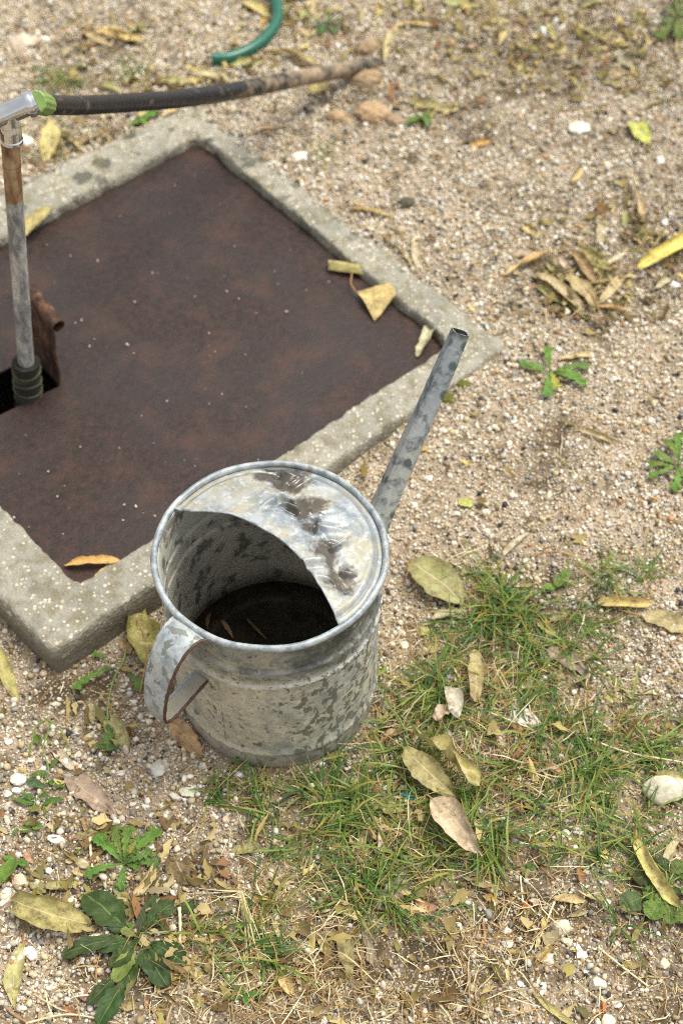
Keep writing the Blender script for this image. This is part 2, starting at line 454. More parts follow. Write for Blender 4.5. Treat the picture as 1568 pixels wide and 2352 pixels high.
        a = t.node("ShaderNodeAttribute"); a.attribute_name = "Col"; si = t.node("ShaderNodeSeparateColor"); t.l.new(a.outputs["Color"], si.inputs[0])
        wet = t.math('SUBTRACT', t.math('ADD', si.outputs[0], t.math('MULTIPLY', t.noise(o, 85, 6, .7), 1.7)), 1.10)
        wet = t.ramp(wet, [(.0, 0.), (.42, 1.)])
        c = t.mix(t.math('MULTIPLY', wet, .88), c, t.mix(n2, (.018, .013, .008), (.075, .054, .032)))
        c = t.mix(t.math('MULTIPLY', si.outputs[1], .85), c, (.13, .15, .165))
        c = t.mix(t.math('MULTIPLY', si.outputs[2], t.math('SUBTRACT', .38, t.math('MULTIPLY', wet, .25))), c, (.50, .53, .54))  # painted highlights: crease ridges lightened in the colour
        rr = t.ramp(t.noise(o, 180, 3, .6), [(.66, 0.), (.72, .7)])
        c = t.mix(rr, c, (.30, .17, .07))
        h = t.math('ADD', t.math('MULTIPLY', n2, .8), t.math('MULTIPLY', n3, .4))
        return t.out(c, t.mix(wet, t.ramp(n2, [(.3, .38), (.7, .58)]), (.24, .24, .24)), .12, t.bump(h, .3, .0012), .5)
    elif kind == "spout":
        c = t.mix(t.ramp(n1, [(.3, 0.), (.7, .65)]), (.20, .235, .26), t.mix(.5, zinc, (.26, .30, .33)))
        low = t.ramp(z, [(.19, .9), (.28, .05)])
        c = t.mix(t.math('MULTIPLY', low, t.ramp(n2, [(.3, .3), (.6, 1.)])), c, (.46, .46, .41))
        w = t.voro(t.mapping(o, (1, 1, .8)), 62); wc = t.voro(t.mapping(o, (1, 1, .8)), 62, "Color"); s2 = t.node("ShaderNodeSeparateColor"); t.l.new(wc, s2.inputs[0])
        sp = t.math('MULTIPLY', t.ramp(t.math('ADD', w, t.math('MULTIPLY', n2, .25)), [(.38, 1.), (.54, 0.)]), t.math('GREATER_THAN', s2.outputs[0], .42))
        c = t.mix(t.ramp(t.noise(o, 48, 5, .7, .3), [(.50, 0.), (.60, .8)]), c, (.085, .10, .11))
        c = t.mix(t.ramp(t.noise(o, 150, 4, .7), [(.52, 0.), (.66, .55)]), c, (.42, .45, .46))
        c = t.mix(t.math('MULTIPLY', sp, .88), c, (.055, .082, .085))
        c = t.mix(t.ramp(t.noise(o, 130, 4, .65), [(.62, 0.), (.72, .6)]), c, (.20, .15, .09))
    elif kind == "handle":
        c = t.mix(t.ramp(n1, [(.4, 0.), (.7, .5)]), t.mix(t.ramp(n2, [(.36, 0.), (.62, 1.)]), (.20, .24, .27), (.43, .47, .48)), (.50, .46, .35))
        sp = t.ramp(t.noise(o, 85, 3, .5, .2), [(.545, 0.), (.575, 1.)])
        c = t.mix(t.math('MULTIPLY', sp, t.ramp(z, [(.16, .25), (.22, .85)])), c, (.15, .16, .14))
        c = t.mix(t.ramp(z, [(.162, .8), (.172, 0.)]), c, t.mix(n2, (.25, .22, .155), (.38, .34, .25)))
        c = t.mix(t.ramp(t.noise(o, 40, 4, .6), [(.55, 0.), (.66, .6)]), c, (.17, .20, .22))
    else:
        c = t.mix(t.ramp(n2, [(.4, 0.), (.6, 1.)]), (.20, .23, .25), (.40, .43, .44))
        c = t.mix(t.ramp(t.noise(o, 90, 4, .6), [(.6, 0.), (.7, .7)]), c, (.20, .13, .08))
    h = t.math('ADD', t.math('MULTIPLY', n2, .8), t.math('MULTIPLY', n3, .5))
    return t.out(c, t.ramp(n2, [(.3, .45), (.7, .68)]), .28, t.bump(h, .28, .001), .45)
def mat_simple(name, color, rough=.5, metal=0.0, nscale=80, var=.35, bump=.2, spec=.4):
    t = NT(name); o = t.coord("Object"); n = t.noise(o, nscale, 4, .6)
    c = t.mix(1.0, color, t.ramp(n, [(.25, 1 - var), (.75, 1 + var)]), 'MULTIPLY')
    return t.out(c, rough, metal, t.bump(n, bump, .001), spec)

M = {}
M['ground'] = mat_ground()
M['pebble'] = mat_col("gravel_grains", .82, .25)
M['grass'] = mat_col("grass_blade", .5, .35, .25)
M['straw'] = mat_col("straw_fibre", .7, .25, .1)
M['litter'] = mat_col("leaf_crumbs", .75, .2, .08)
M['leaf'] = mat_leaf(); M['green'] = mat_green(); M['stone'] = mat_stone()
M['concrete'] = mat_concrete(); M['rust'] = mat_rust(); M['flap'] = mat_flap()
for k in ("body", "cover", "spout", "handle", "rim"): M['z_' + k] = mat_zinc("galvanised_" + k, k)
M['edge'] = mat_simple("rusty_wire", (.075, .035, .024), .6, 0, 200, .5)
M['chrome'] = mat_simple("chrome", (.62, .63, .64), .13, 1.0, 60, .12, .06)
M['chrome_dull'] = mat_simple("limescaled_chrome", (.55, .53, .47), .42, .5, 90, .25, .2)
M['rubber'] = mat_simple("black_rubber", (.026, .026, .022), .6, 0, 150, .5, .3)
M['tape'] = mat_simple("mossy_rubber_wrap", (.048, .047, .022), .7, 0, 60, .7, .5)
M['green_plastic'] = mat_simple("light_green_plastic", (.17, .27, .075), .45, 0, 90, .15, .1)
M['green_hose'] = mat_simple("green_hose_vinyl", (.006, .10, .062), .30, 0, 120, .25, .15, .5)
M['hose_bore'] = mat_simple("hose_bore_dark", (.012, .02, .018), .8)
M['stalk'] = mat_simple("leaf_stalk", (.34, .19, .09), .6, 0, 100, .4)
M['stem'] = mat_simple("plant_stem", (.17, .24, .05), .5, 0, 100, .4)
M['teal'] = mat_simple("teal_plastic", (.01, .12, .13), .4)
M['clay'] = mat_simple("red_clay", (.52, .12, .03), .75, 0, 150, .25)
def _water():
    t = NT("murky_water"); o = t.coord("Object")
    n = t.noise(o, 22, 4, .6)
    c = t.mix(t.ramp(n, [(.45, 0.), (.75, 1.)]), (.012, .009, .005), (.032, .024, .012))
    ln = t.node("ShaderNodeVectorMath"); ln.operation = 'LENGTH'; t.l.new(o, ln.inputs[0])
    rg = t.ramp(t.math('ABSOLUTE', t.math('SUBTRACT', ln.outputs["Value"], .088)), [(.001, 1.), (.006, 0.)])
    c = t.mix(t.math('MULTIPLY', rg, t.ramp(n, [(.4, .15), (.65, .9)])), c, (.085, .065, .042))
    return t.out(c, .06, 0.0, t.bump(t.noise(o, 9, 2), .03, .001), .4)
M['water'] = _water()
def _pipe():
    t = NT("galvanised_pipe_rusty_top"); o = t.coord("Object"); sx = t.node("ShaderNodeSeparateXYZ"); t.l.new(o, sx.inputs[0])
    n1 = t.noise(t.mapping(o, (1, 1, .35)), 70, 5, .65); n2 = t.noise(o, 200, 4, .6)
    z = t.mix(t.ramp(n1, [(.40, 0.), (.60, 1.)]), (.17, .175, .18), (.50, .49, .455))
    z = t.mix(t.ramp(n2, [(.58, 0.), (.68, .75)]), z, (.20, .12, .06))
    rust = t.ramp(n1, [(.34, (.085, .038, .022)), (.5, (.22, .125, .06)), (.66, (.38, .28, .16))])
    f = t.ramp(t.math('ADD', sx.outputs[2], t.math('MULTIPLY', n2, .012)), [(.372, 0.), (.378, 1.)])
    c = t.mix(f, z, rust)
    return t.out(c, .55, t.math('MULTIPLY', t.math('SUBTRACT', 1.0, f), .3), t.bump(n1, .3, .001), .4)
M['pipe'] = _pipe()
def _blackhose():
    t = NT("dusty_black_hose"); o = t.coord("Object"); uv = t.coord("UV"); sx = t.node("ShaderNodeSeparateXYZ"); t.l.new(uv, sx.inputs[0])
    n1 = t.noise(o, 45, 4, .6); n2 = t.noise(o, 200, 3, .6)
    f = t.math('ADD', t.ramp(sx.outputs[0], [(.44, 0.), (.60, .22), (.70, .46), (.82, .40), (.90, .22)]), t.math('MULTIPLY', t.math('SUBTRACT', n1, .5), 1.5))
    f = t.ramp(f, [(.10, 0.), (.62, .9)])
    c = t.mix(f, t.mix(n2, (.004, .005, .007), (.011, .013, .017)), t.mix(n2, (.30, .215, .13), (.44, .34, .23)))
    return t.out(c, t.mix(f, (.36, .36, .36), (.9, .9, .9)), 0.0, t.bump(n2, .3, .001), .4)
M['black_hose'] = _blackhose()

# ------------------------------------------------------------------ layout of the hatch frame
def xy(u, v, z): return G(u, v, z)[:2]
def isect(p, q, a, b):
    d1 = q - p; d2 = b - a
    k = ((a[0] - p[0]) * d2[1] - (a[1] - p[1]) * d2[0]) / (d1[0] * d2[1] - d1[1] * d2[0])
    return p + k * d1
ZT, ZP = .055, .038
oA, oB, oC, oC2, oA2 = xy(447, 237, ZT), xy(1166, 793, ZT), xy(118, 1497, ZT), xy(0, 1378, ZT), xy(50, 415, ZT)
oD = isect(oA, oA2, oC, oC2)
iA, iB1, iC, iC2, iA2, iN = xy(455, 308, ZT), xy(1015, 768, ZT), xy(182, 1345, ZT), xy(0, 1160, ZT), xy(125, 480, ZT), xy(784, 951, ZT)
iB = isect(iA, iB1, iC, iN)
iD = isect(iA, iA2, iC, iC2)
OUT = np.array([oC, oB, oA, oD]); INN = np.array([iC, iB, iA, iD])
def inside(x, y, poly, margin=0.0):
    r = np.ones(np.shape(x), bool)
    for k in range(4):
        a = poly[k]; b = poly[(k + 1) % 4]; d = (b - a) / np.linalg.norm(b - a)
        r &= (d[0] * (y - a[1]) - d[1] * (x - a[0])) > -margin
    return r

CAN = np.array([-.0746, .908, 0.0]); CAN_A = R(50.5); CAN_HT = .262

# ------------------------------------------------------------------ ground cover maps (soft patches laid out on the ground)
def blobs(x, y, lst):
    m = np.zeros(np.shape(x))
    for (u, v, ru, rv, a) in lst:
        p = GP(u, v); q = GP(u + ru, v); s = GP(u, v - rv)
        rx = abs(q[0] - p[0]); ry = abs(s[1] - p[1])
        m = np.maximum(m, a * np.exp(-(((x - p[0]) / rx) ** 2 + ((y - p[1]) / ry) ** 2)))
    return m
DARK = [(1150, 2120, 520, 170, .85), (1500, 2250, 250, 200, .8), (650, 2250, 350, 130, .75), (1100, 1750, 420, 260, .75), (800, 1950, 260, 200, .8), (1150, 1480, 190, 170, .65),
        (400, 2050, 170, 130, .9), (230, 2040, 160, 60, .7), (1250, 130, 280, 80, .85), (1420, 80, 170, 90, .8), (1500, 560, 120, 110, .9), (1330, 640, 150, 90, .8), (1120, 560, 60, 25, .5), (1200, 330, 120, 40, .45), (1260, 450, 160, 50, .4), (950, 470, 60, 30, .8),
        (210, 1560, 130, 60, .55), (330, 1530, 60, 120, .7), (850, 1000, 110, 60, .5), (860, 250, 130, 60, .5), (1000, 640, 120, 60, .3), (300, 330, 160, 60, .4),
        (880, 1640, 90, 60, .9), (30, 1470, 60, 60, .6), (700, 1790, 200, 60, .5), (930, 160, 200, 60, .4), (150, 1940, 170, 60, .5)]
SANDY = [(1350, 1150, 140, 120, .35), (1100, 980, 120, 60, .35), (1000, 1160, 160, 130, .8), (430, 60, 160, 60, .6), (750, 90, 100, 40, .5), (1290, 860, 150, 60, .3), (400, 1800, 60, 40, .3), (1180, 1250, 160, 60, .4)]
GRASS = [(1150, 1440, 90, 110, 1.0), (1120, 1560, 170, 100, .9), (1330, 1480, 70, 60, .45), (800, 1900, 170, 130, 1.0), (980, 1780, 240, 110, .9), (1200, 1780, 260, 130, .9), (1400, 1700, 130, 120, .7),
         (780, 2040, 190, 90, 1.0), (1050, 1960, 200, 90, .75), (640, 1810, 130, 70, .55), (620, 2150, 120, 80, .5), (1380, 1330, 120, 26, .5), (1320, 1900, 170, 100, .6), (900, 1620, 70, 60, .7), (1500, 1760, 80, 90, .7), (1400, 1830, 170, 90, .8), (1250, 1620, 160, 90, .7), (1480, 1960, 60, 60, .5), (960, 1480, 60, 50, .7), (1120, 1340, 60, 40, .6), (900, 1850, 200, 120, 1.0)]
STRAW = GRASS + [(650, 2270, 330, 110, .9), (1050, 2150, 420, 110, .55), (1400, 1950, 170, 150, .5), (600, 2090, 150, 110, .9), (1450, 2250, 170, 120, .4), (950, 2320, 300, 60, .7), (420, 1950, 90, 60, .25),
         (110, 180, 60, 30, .5), (320, 165, 60, 25, .5), (180, 290, 120, 60, .55), (130, 350, 60, 40, .7), (730, 350, 50, 25, .4)]
LITTER = [(700, 50, 120, 60, .9), (260, 90, 140, 50, .8), (1080, 30, 300, 40, 1.0), (1250, 130, 260, 80, .9), (1420, 120, 140, 80, .9), (1500, 560, 90, 80, .7), (420, 185, 200, 30, .7), (160, 350, 110, 50, .8), (1000, 250, 100, 30, .6), (1330, 640, 150, 90, .9), (940, 590, 60, 40, .5), (1400, 500, 120, 60, .5), (800, 1950, 260, 160, .35), (640, 2230, 260, 100, .45), (380, 2060, 190, 120, 1.0), (170, 2030, 170, 70, .9), (480, 2180, 120, 110, .9), (230, 1900, 150, 60, .6), (640, 2100, 120, 110, .5), (1100, 2100, 420, 150, .35), (250, 1660, 110, 70, .5), (420, 2280, 160, 60, .5),
          (330, 1500, 50, 90, .6), (1330, 660, 140, 80, .5), (1300, 140, 260, 90, .4), (700, 100, 190, 60, .3), (1180, 1700, 250, 200, .3)]
def darkness(x, y):
    n = fbm(P3(x, y), 9, 11, 4); n2 = fbm(P3(x, y), 38, 21, 3)
    d = blobs(x, y, DARK) * (.55 + .9 * n) + .65 * sstep(.60, .78, n) + .75 * sstep(.60, .75, n2)
    d = d * (.35 + .9 * sstep(.34, .60, fbm(P3(x, y), 70, 41, 3)))
    d = d - blobs(x, y, SANDY) * .8
    return np.clip(d, 0, 1)

# ------------------------------------------------------------------ ground: one sheet to the horizon, fine in the middle
def axis(lo, hi, step, far):
    fine = np.arange(lo, hi + 1e-6, step)
    k = np.array([.05, .15, .4, 1., 2.5, 6., 15., 40., far])
    return np.concatenate([(lo - k)[::-1], fine, hi + k])
gx = axis(-1.0, 1.0, .009, 90); gy = axis(.15, 2.9, .009, 90)
X, Y = np.meshgrid(gx, gy, indexing='ij')
Z = gh(X, Y) + (fbm(P3(X, Y), 60, 5, 2) - .5) * .004
ctr = INN.mean(0)
INN_S = (INN + OUT) / 2
Z = np.where(inside(X, Y, INN_S), -.45, Z)
in_can = np.hypot(X - CAN[0], Y - CAN[1]) < .10
Z = np.where(in_can, -.004, Z)
dk = darkness(X.ravel(), Y.ravel())
gcol = np.stack([dk, dk, dk], -1)
ground = mesh_np("ground", np.stack([X, Y, Z], -1).reshape(-1, 3), grid_faces(len(gx), len(gy)), M['ground'], col=gcol)
tag(ground, "sandy brown soil ground strewn with gravel", kind="structure")

# ------------------------------------------------------------------ gravel
def ico(sub):
    bm = bmesh.new(); bmesh.ops.create_icosphere(bm, subdivisions=sub, radius=1.0)
    v = np.array([p.co[:] for p in bm.verts]); f = np.array([[q.index for q in p.verts] for p in bm.faces], np.int32); bm.free()
    return v, f
ICO1, ICO1F = ico(1); ICO2, ICO2F = ico(2); ICO3, ICO3F = ico(3); ICO4, ICO4F = ico(4)
def rand_rot(n, r):
    q = r.normal(size=(n, 4)); q /= np.linalg.norm(q, axis=1)[:, None]; w, x, y, z = q.T
    return np.stack([1 - 2 * (y * y + z * z), 2 * (x * y - z * w), 2 * (x * z + y * w), 2 * (x * y + z * w), 1 - 2 * (x * x + z * z), 2 * (y * z - x * w),
                     2 * (x * z - y * w), 2 * (y * z + x * w), 1 - 2 * (x * x + y * y)], -1).reshape(n, 3, 3)
PAL = np.array([(.62, .55, .435), (.70, .65, .55), (.54, .44, .28), (.43, .33, .19), (.60, .53, .41), (.36, .35, .32), (.22, .21, .19), (.065, .06, .058), (.46, .26, .11), (.56, .43, .32), (.72, .69, .62), (.30, .22, .13)])
PALW = np.array([.19, .17, .12, .09, .12, .06, .05, .05, .03, .035, .07, .05]); PALW = PALW / PALW.sum()
def rock_variants(base, k, r, planes=5):
    out = []
    for i in range(k):
        v = base.copy()
        for _ in range(planes):
            n = r.normal(size=3); n /= np.linalg.norm(n); h = r.uniform(.55, .9)
            d = v @ n; v = v - np.where(d > h, d - h, 0)[:, None] * n
        v = v * (1 + .14 * (noise3(v + i * 7.1, 1.7, i) - .5)[:, None])
        out.append(v)
    return out
def build_pebbles(px, py, rad, pz, base, bf, r, nv=8, soil=None):
    var = rock_variants(base, nv, r, 4)
    n = len(px); k = r.integers(0, nv, n)
    sc = np.stack([np.ones(n), r.uniform(.62, 1, n), r.uniform(.45, .8, n)], -1)
    rot = rand_rot(n, r)
    B = np.stack(var)[k]
    Vv = np.einsum('nij,nvj->nvi', rot, B * sc[:, None, :]) * rad[:, None, None]
    Vv = Vv + np.stack([px, py, pz], -1)[:, None, :]
    c = PAL[r.choice(len(PAL), n, p=PALW)] * r.uniform(.74, 1.16, (n, 1)) ** 1.2 * r.uniform(.96, 1.04, (n, 3))
    if soil is not None: c = c * (1 - .42 * soil[:, None])
    nvv = base.shape[0]
    F = (bf[None] + (np.arange(n) * nvv)[:, None, None]).reshape(-1, 3)
    return Vv.reshape(-1, 3), F, np.repeat(c, nvv, 0)
def free_ground(x, y, m=0.0):
    return ~inside(x, y, OUT, m) & (np.hypot(x - CAN[0], y - CAN[1]) > .114 + m)
def sample_xy(n, r):
    """points over the seen ground and a margin round it, thinner in the margin"""
    y = r.uniform(.38, 2.75, n); hw = .30 + (y - .38) * .19
    hw = .345 + (y - .5) * .1475
    x = r.uniform(-1, 1, n) * (hw + .22)
    keep = (np.abs(x) < hw + .05) | (r.random(n) < .35)
    keep &= (y < 2.42) | (r.random(n) < .4)
    return x[keep], y[keep]
r = np.random.default_rng(3)
x, y = sample_xy(430000, r)
d = darkness(x, y); sandy = blobs(x, y, SANDY); gr = blobs(x, y, GRASS)
dens = np.clip(1.0 - .80 * d - .60 * sandy, .05, 1) * (1 - .5 * gr) * (.35 + 1.1 * fbm(P3(x, y), 26, 77, 3))
OUT_S = OUT.mean(0) + (OUT - OUT.mean(0)) * .972
spill = inside(x, y, OUT, .001) & ~inside(x, y, OUT_S) & (x * .6 + y > 1.46) & (fbm(P3(x, y), 40, 5, 2) > .44) & (x < .12)
k = (r.random(len(x)) < dens * .82) & (free_ground(x, y, .002) | spill)
spill = spill[k]; x, y = x[k], y[k]
nearf = sstep(1.15, .65, y)
rad = np.exp(r.normal(math.log(.0016), .50, len(x))) * (1 + .12 * sstep(1.3, 1.8, y))
rad = np.clip(rad, .0007, .0055)
pz = np.where(spill, .0545, gh(x, y) + (fbm(P3(x, y), 60, 5, 2) - .5) * .004) + rad * r.uniform(.1, .8, len(x))
V1, F1, C1 = build_pebbles(x, y, rad, pz, ICO1, ICO1F, r, 12, darkness(x, y))
# coarser pebbles
x, y = sample_xy(26000, r)
d = darkness(x, y); gr = blobs(x, y, GRASS)
near = blobs(x, y, [(200, 1800, 330, 330, 1.0), (120, 2250, 190, 160, 1), (450, 1790, 120, 90, .8), (1250, 2200, 350, 150, .30)])
dens = np.clip(.24 + .85 * near - .3 * gr - .15 * d + .16 * sstep(1.25, 1.8, y), .03, 1) * (.4 + fbm(P3(x, y), 20, 99, 3))
k = (r.random(len(x)) < dens * .62) & free_ground(x, y, .004)
x, y = x[k], y[k]
rad = np.clip(np.exp(r.normal(math.log(.0033), .33, len(x))), .0022, .0072)
pz = gh(x, y) + rad * r.uniform(.1, .5, len(x))
V2, F2, C2 = build_pebbles(x, y, rad, pz, ICO2, ICO2F, r, 14)
# pale grit on the rusted plate and the frame
n = 85
x = r.uniform(-.5, .3, n * 6); y = r.uniform(1.0, 1.95, n * 6)
k = inside(x, y, INN, -.006) & (inside(x, y, INN, -.03) | (np.arange(len(x)) % 3 > 0)) & ~((x < -.36) & (y < 1.44) & (y > 1.27)); x, y = x[k][:n], y[k][:n]
rad = np.clip(np.exp(r.normal(math.log(.0013), .45, len(x))), .0006, .0034)
V3, F3, C3 = build_pebbles(x, y, rad, np.full(len(x), ZP) + rad * .4, ICO1, ICO1F, r, 8)
C3 = C3 * .3 + np.array([.5, .44, .36]) * .7
Vg = np.concatenate([V1, V2, V3]); Fg = np.concatenate([F1, F2 + len(V1), F3 + len(V1) + len(V2)]); Cg = np.concatenate([C1, C2, C3])
gravel = mesh_np("gravel", Vg, Fg, M['pebble'], smooth=True, col=Cg)
tag(gravel, "loose cream and tan gravel grains over the soil", "gravel", kind="stuff")

# ------------------------------------------------------------------ grass, straw, leaf crumbs
def blades(px, py, az, L, el, droop, w, col, tipcol, r, seg=5, z0=None, kink=.3):
    n = len(px); t = np.linspace(0, 1, seg + 1)
    z = gh(px, py) if z0 is None else z0
    pos = np.stack([px, py, z], -1); P = [pos.copy()]
    a = az.copy(); e = el.copy()
    for s in range(seg):
        dv = np.stack([np.cos(e) * np.cos(a), np.cos(e) * np.sin(a), np.sin(e)], -1)
        pos = pos + dv * (L / seg)[:, None]
        P.append(pos.copy())
        e = e - droop / seg * (1 + .5 * s / seg) + r.normal(0, kink * .25, n); a = a + r.normal(0, kink * .5, n)
    P = np.stack(P, 1)                         # n,seg+1,3
    gz = gh(P[..., 0], P[..., 1]) + .001
    P[..., 2] = np.maximum(P[..., 2], gz + r.random((n, 1)) * .004)
    side = np.stack([-np.sin(az), np.cos(az), np.zeros(n)], -1) + r.normal(0, .35, (n, 3))
    side /= np.linalg.norm(side, axis=1)[:, None]
    wt = w[:, None] * (np.minimum(1, (1.02 - t) * 2.2) * np.minimum(1, .6 + t * 2))[None]
    Lp = P - side[:, None] * wt[..., None] / 2; Rp = P + side[:, None] * wt[..., None] / 2
    Mp = P.copy(); Mp[..., 2] -= wt * .22
    Vv = np.stack([Lp, Mp, Rp], 2).reshape(-1, 3)
    base = (np.arange(n) * (seg + 1) * 3)[:, None]
    f = []
    for s in range(seg):
        for q in (0, 1):
            f.append(np.stack([base[:, 0] + s * 3 + q, base[:, 0] + s * 3 + q + 1, base[:, 0] + (s + 1) * 3 + q + 1, base[:, 0] + (s + 1) * 3 + q], -1))
    F = np.concatenate(f).astype(np.int32)
    tt = t[None, :, None]
    C = col[:, None, :] * (1 - tt ** 2) + tipcol[:, None, :] * tt ** 2
    C = np.repeat(C[:, :, None, :], 3, 2).reshape(-1, 3)
    return Vv, F, C
r = np.random.default_rng(17)
# tufts of living grass
tx, ty = sample_xy(16000, r)
dn = blobs(tx, ty, GRASS) * (.25 + 1.3 * sstep(.35, .65, fbm(P3(tx, ty), 16, 51, 3)))
k = (r.random(len(tx)) < dn * .60) & free_ground(tx, ty, .006)
tx, ty = tx[k], ty[k]
nb = r.integers(6, 17, len(tx))
px = np.repeat(tx, nb) + r.normal(0, .005, nb.sum()); py = np.repeat(ty, nb) + r.normal(0, .005, nb.sum())
lean = np.repeat(r.uniform(0, 2 * np.pi, len(tx)), nb)
n = len(px)
az = np.where(r.random(n) < .5, lean + r.normal(0, .6, n), r.uniform(0, 2 * np.pi, n))
L = np.clip(r.normal(.045, .021, n), .010, .105)
GP_ = np.array([(.055, .115, .018), (.095, .175, .028), (.16, .235, .045), (.075, .145, .045), (.22, .26, .06)])
col = GP_[r.integers(0, len(GP_), n)] * r.uniform(.8, 1.25, (n, 1))
tip = np.where((r.random(n) < .22)[:, None], np.array([.50, .33, .07]), col * 1.25)
Vb, Fb, Cb = blades(px, py, az, L, r.uniform(.15, 1.0, n), r.uniform(.2, 1.4, n), r.uniform(.0012, .0030, n), col, tip, r, 6)
# some longer runners at the edges of the patch, thin tufts behind the hose
def tuft(u, v, cnt, Lm, spread=.006, el=(.2, 1.1)):
    p = GP(u, v); q = np.full(cnt, 1.0)
    c = GP_[r.integers(0, len(GP_), cnt)] * r.uniform(.8, 1.25, (cnt, 1))
    return blades(p[0] + r.normal(0, spread, cnt), p[1] + r.normal(0, spread, cnt), r.uniform(0, 2 * np.pi, cnt), np.clip(r.normal(Lm, Lm * .3, cnt), .01, .12), r.uniform(*el, cnt), r.uniform(.3, 1.3, cnt),
                  r.uniform(.001, .002, cnt), c, np.where((r.random(cnt) < .15)[:, None], np.array([.5, .33, .07]), c * 1.2), r, 6)
parts = [(Vb, Fb, Cb)]
for (u, v, cnt, Lm, sp) in [(120, 185, 60, .03, .02), (150, 200, 40, .03, .016), (320, 170, 45, .025, .016), (290, 175, 30, .03, .014), (740, 355, 30, .02, .016), (100, 340, 40, .02, .016), (160, 300, 24, .025, .02),
                            (1360, 1345, 14, .03, .008), (1420, 1335, 16, .03, .01), (1480, 1300, 14, .035, .01), (1300, 1390, 12, .05, .01), (1160, 1390, 30, .06, .012), (1140, 1440, 30, .065, .012), (590, 1760, 5, .07, .004),
                            (700, 1440 + 520, 34, .06, .014), (830, 1990, 40, .065, .014), (760, 1890, 40, .06, .014), (1510, 1120, 0, .02, .01), (1020, 1830, 26, .05, .012), (860, 2080, 30, .06, .014), (1430, 2030, 16, .05, .012)]:
    if cnt: parts.append(tuft(u, v, cnt, Lm, sp))
def joinp(parts):
    o = 0; VV = []; FF = []; CC = []
    for a, b, c in parts:
        VV.append(a); FF.append(b + o); CC.append(c); o += len(a)
    return np.concatenate(VV), np.concatenate(FF), np.concatenate(CC)
Vb, Fb, Cb = joinp(parts)
tag(mesh_np("grass", Vb, Fb, M['grass'], col=Cb), "short green grass growing patchily through the gravel beside the can", "grass", kind="stuff")
# dead straw
tx, ty = sample_xy(170000, r)
dn = blobs(tx, ty, STRAW) * (.3 + 1.2 * sstep(.3, .65, fbm(P3(tx, ty), 14, 61, 3))) + .022
k = (r.random(len(tx)) < np.minimum(dn * .72, 1)) & free_ground(tx, ty, .008)
px, py = tx[k], ty[k]; n = len(px)
SP = np.array([(.42, .31, .15), (.56, .46, .26), (.31, .21, .09), (.66, .57, .37), (.22, .14, .06), (.36, .22, .08)])
col = SP[r.integers(0, len(SP), n)] * r.uniform(.75, 1.15, (n, 1))
L = np.clip(np.exp(r.normal(math.log(.021), .5, n)), .006, .085)
Vs, Fs, Cs = blades(px, py, r.uniform(0, 2 * np.pi, n), L, r.uniform(-.1, .9, n), r.uniform(0, 1.4, n), r.uniform(.0006, .0017, n), col, col * 1.05, r, 4, gh(px, py) + .002, .5)
tag(mesh_np("dry_grass", Vs, Fs, M['straw'], col=Cs), "dead straw coloured grass fibres matted among the green blades", "dry grass", kind="stuff")
# crumbs of broken leaf
tx, ty = sample_xy(60000, r)
dn = blobs(tx, ty, LITTER) + .02
k = (r.random(len(tx)) < dn * .58) & free_ground(tx, ty, .004)
px, py = tx[k], ty[k]; n = len(px)
nu, nv_ = 5, 4
u = np.linspace(-1, 1, nu); v = np.linspace(-1, 1, nv_)
UU, VV = np.meshgrid(u, v, indexing='ij')
sz = np.clip(np.exp(r.normal(math.log(.0046), .45, n)), .002, .010); asp = np.where(r.random(n) < .45, r.uniform(.16, .34, n), r.uniform(.3, .75, n)); sz = np.where(asp < .34, sz * 1.45, sz)
bx = UU.ravel()[None] * np.sqrt(1 - .45 * VV.ravel() ** 2)[None] * (1 + r.normal(0, .30, (n, nu * nv_)))
by = VV.ravel()[None] * np.sqrt(1 - .6 * UU.ravel() ** 2)[None] * asp[:, None] * (1 + r.normal(0, .30, (n, nu * nv_)))
bz = r.uniform(-.3, .6, (n, 1)) * bx ** 2 + r.uniform(-.3, 1.3, (n, 1)) * by ** 2 + r.normal(0, .11, bx.shape)
tl = r.normal(0, .35, (n, 2)); bz = bz + bx * tl[:, :1] + by * tl[:, 1:]
a = r.uniform(0, 2 * np.pi, n)[:, None]
wx = (bx * np.cos(a) - by * np.sin(a)) * sz[:, None] + px[:, None]; wy = (bx * np.sin(a) + by * np.cos(a)) * sz[:, None] + py[:, None]
wz = bz * sz[:, None]; wz = wz - wz.min(1, keepdims=True) + gh(px, py)[:, None] + .001 + .003 * r.random((n, 1))
Vl = np.stack([wx, wy, wz], -1).reshape(-1, 3)
Fl = (grid_faces(nu, nv_)[None] + (np.arange(n) * nu * nv_)[:, None, None]).reshape(-1, 4).astype(np.int32)
LP = np.array([(.22, .165, .06), (.31, .235, .095), (.14, .10, .04), (.38, .30, .14), (.17, .11, .05), (.27, .225, .07), (.42, .35, .2), (.25, .13, .06), (.20, .175, .065), (.50, .40, .19), (.46, .36, .14)])
Cl = np.repeat(LP[r.integers(0, len(LP), n)] * r.uniform(.7, 1.2, (n, 1)), nu * nv_, 0)
tag(mesh_np("leaf_litter", Vl, Fl, M['litter'], col=Cl), "crumbled brown and olive leaf fragments scattered on the soil", "leaf litter", kind="stuff")
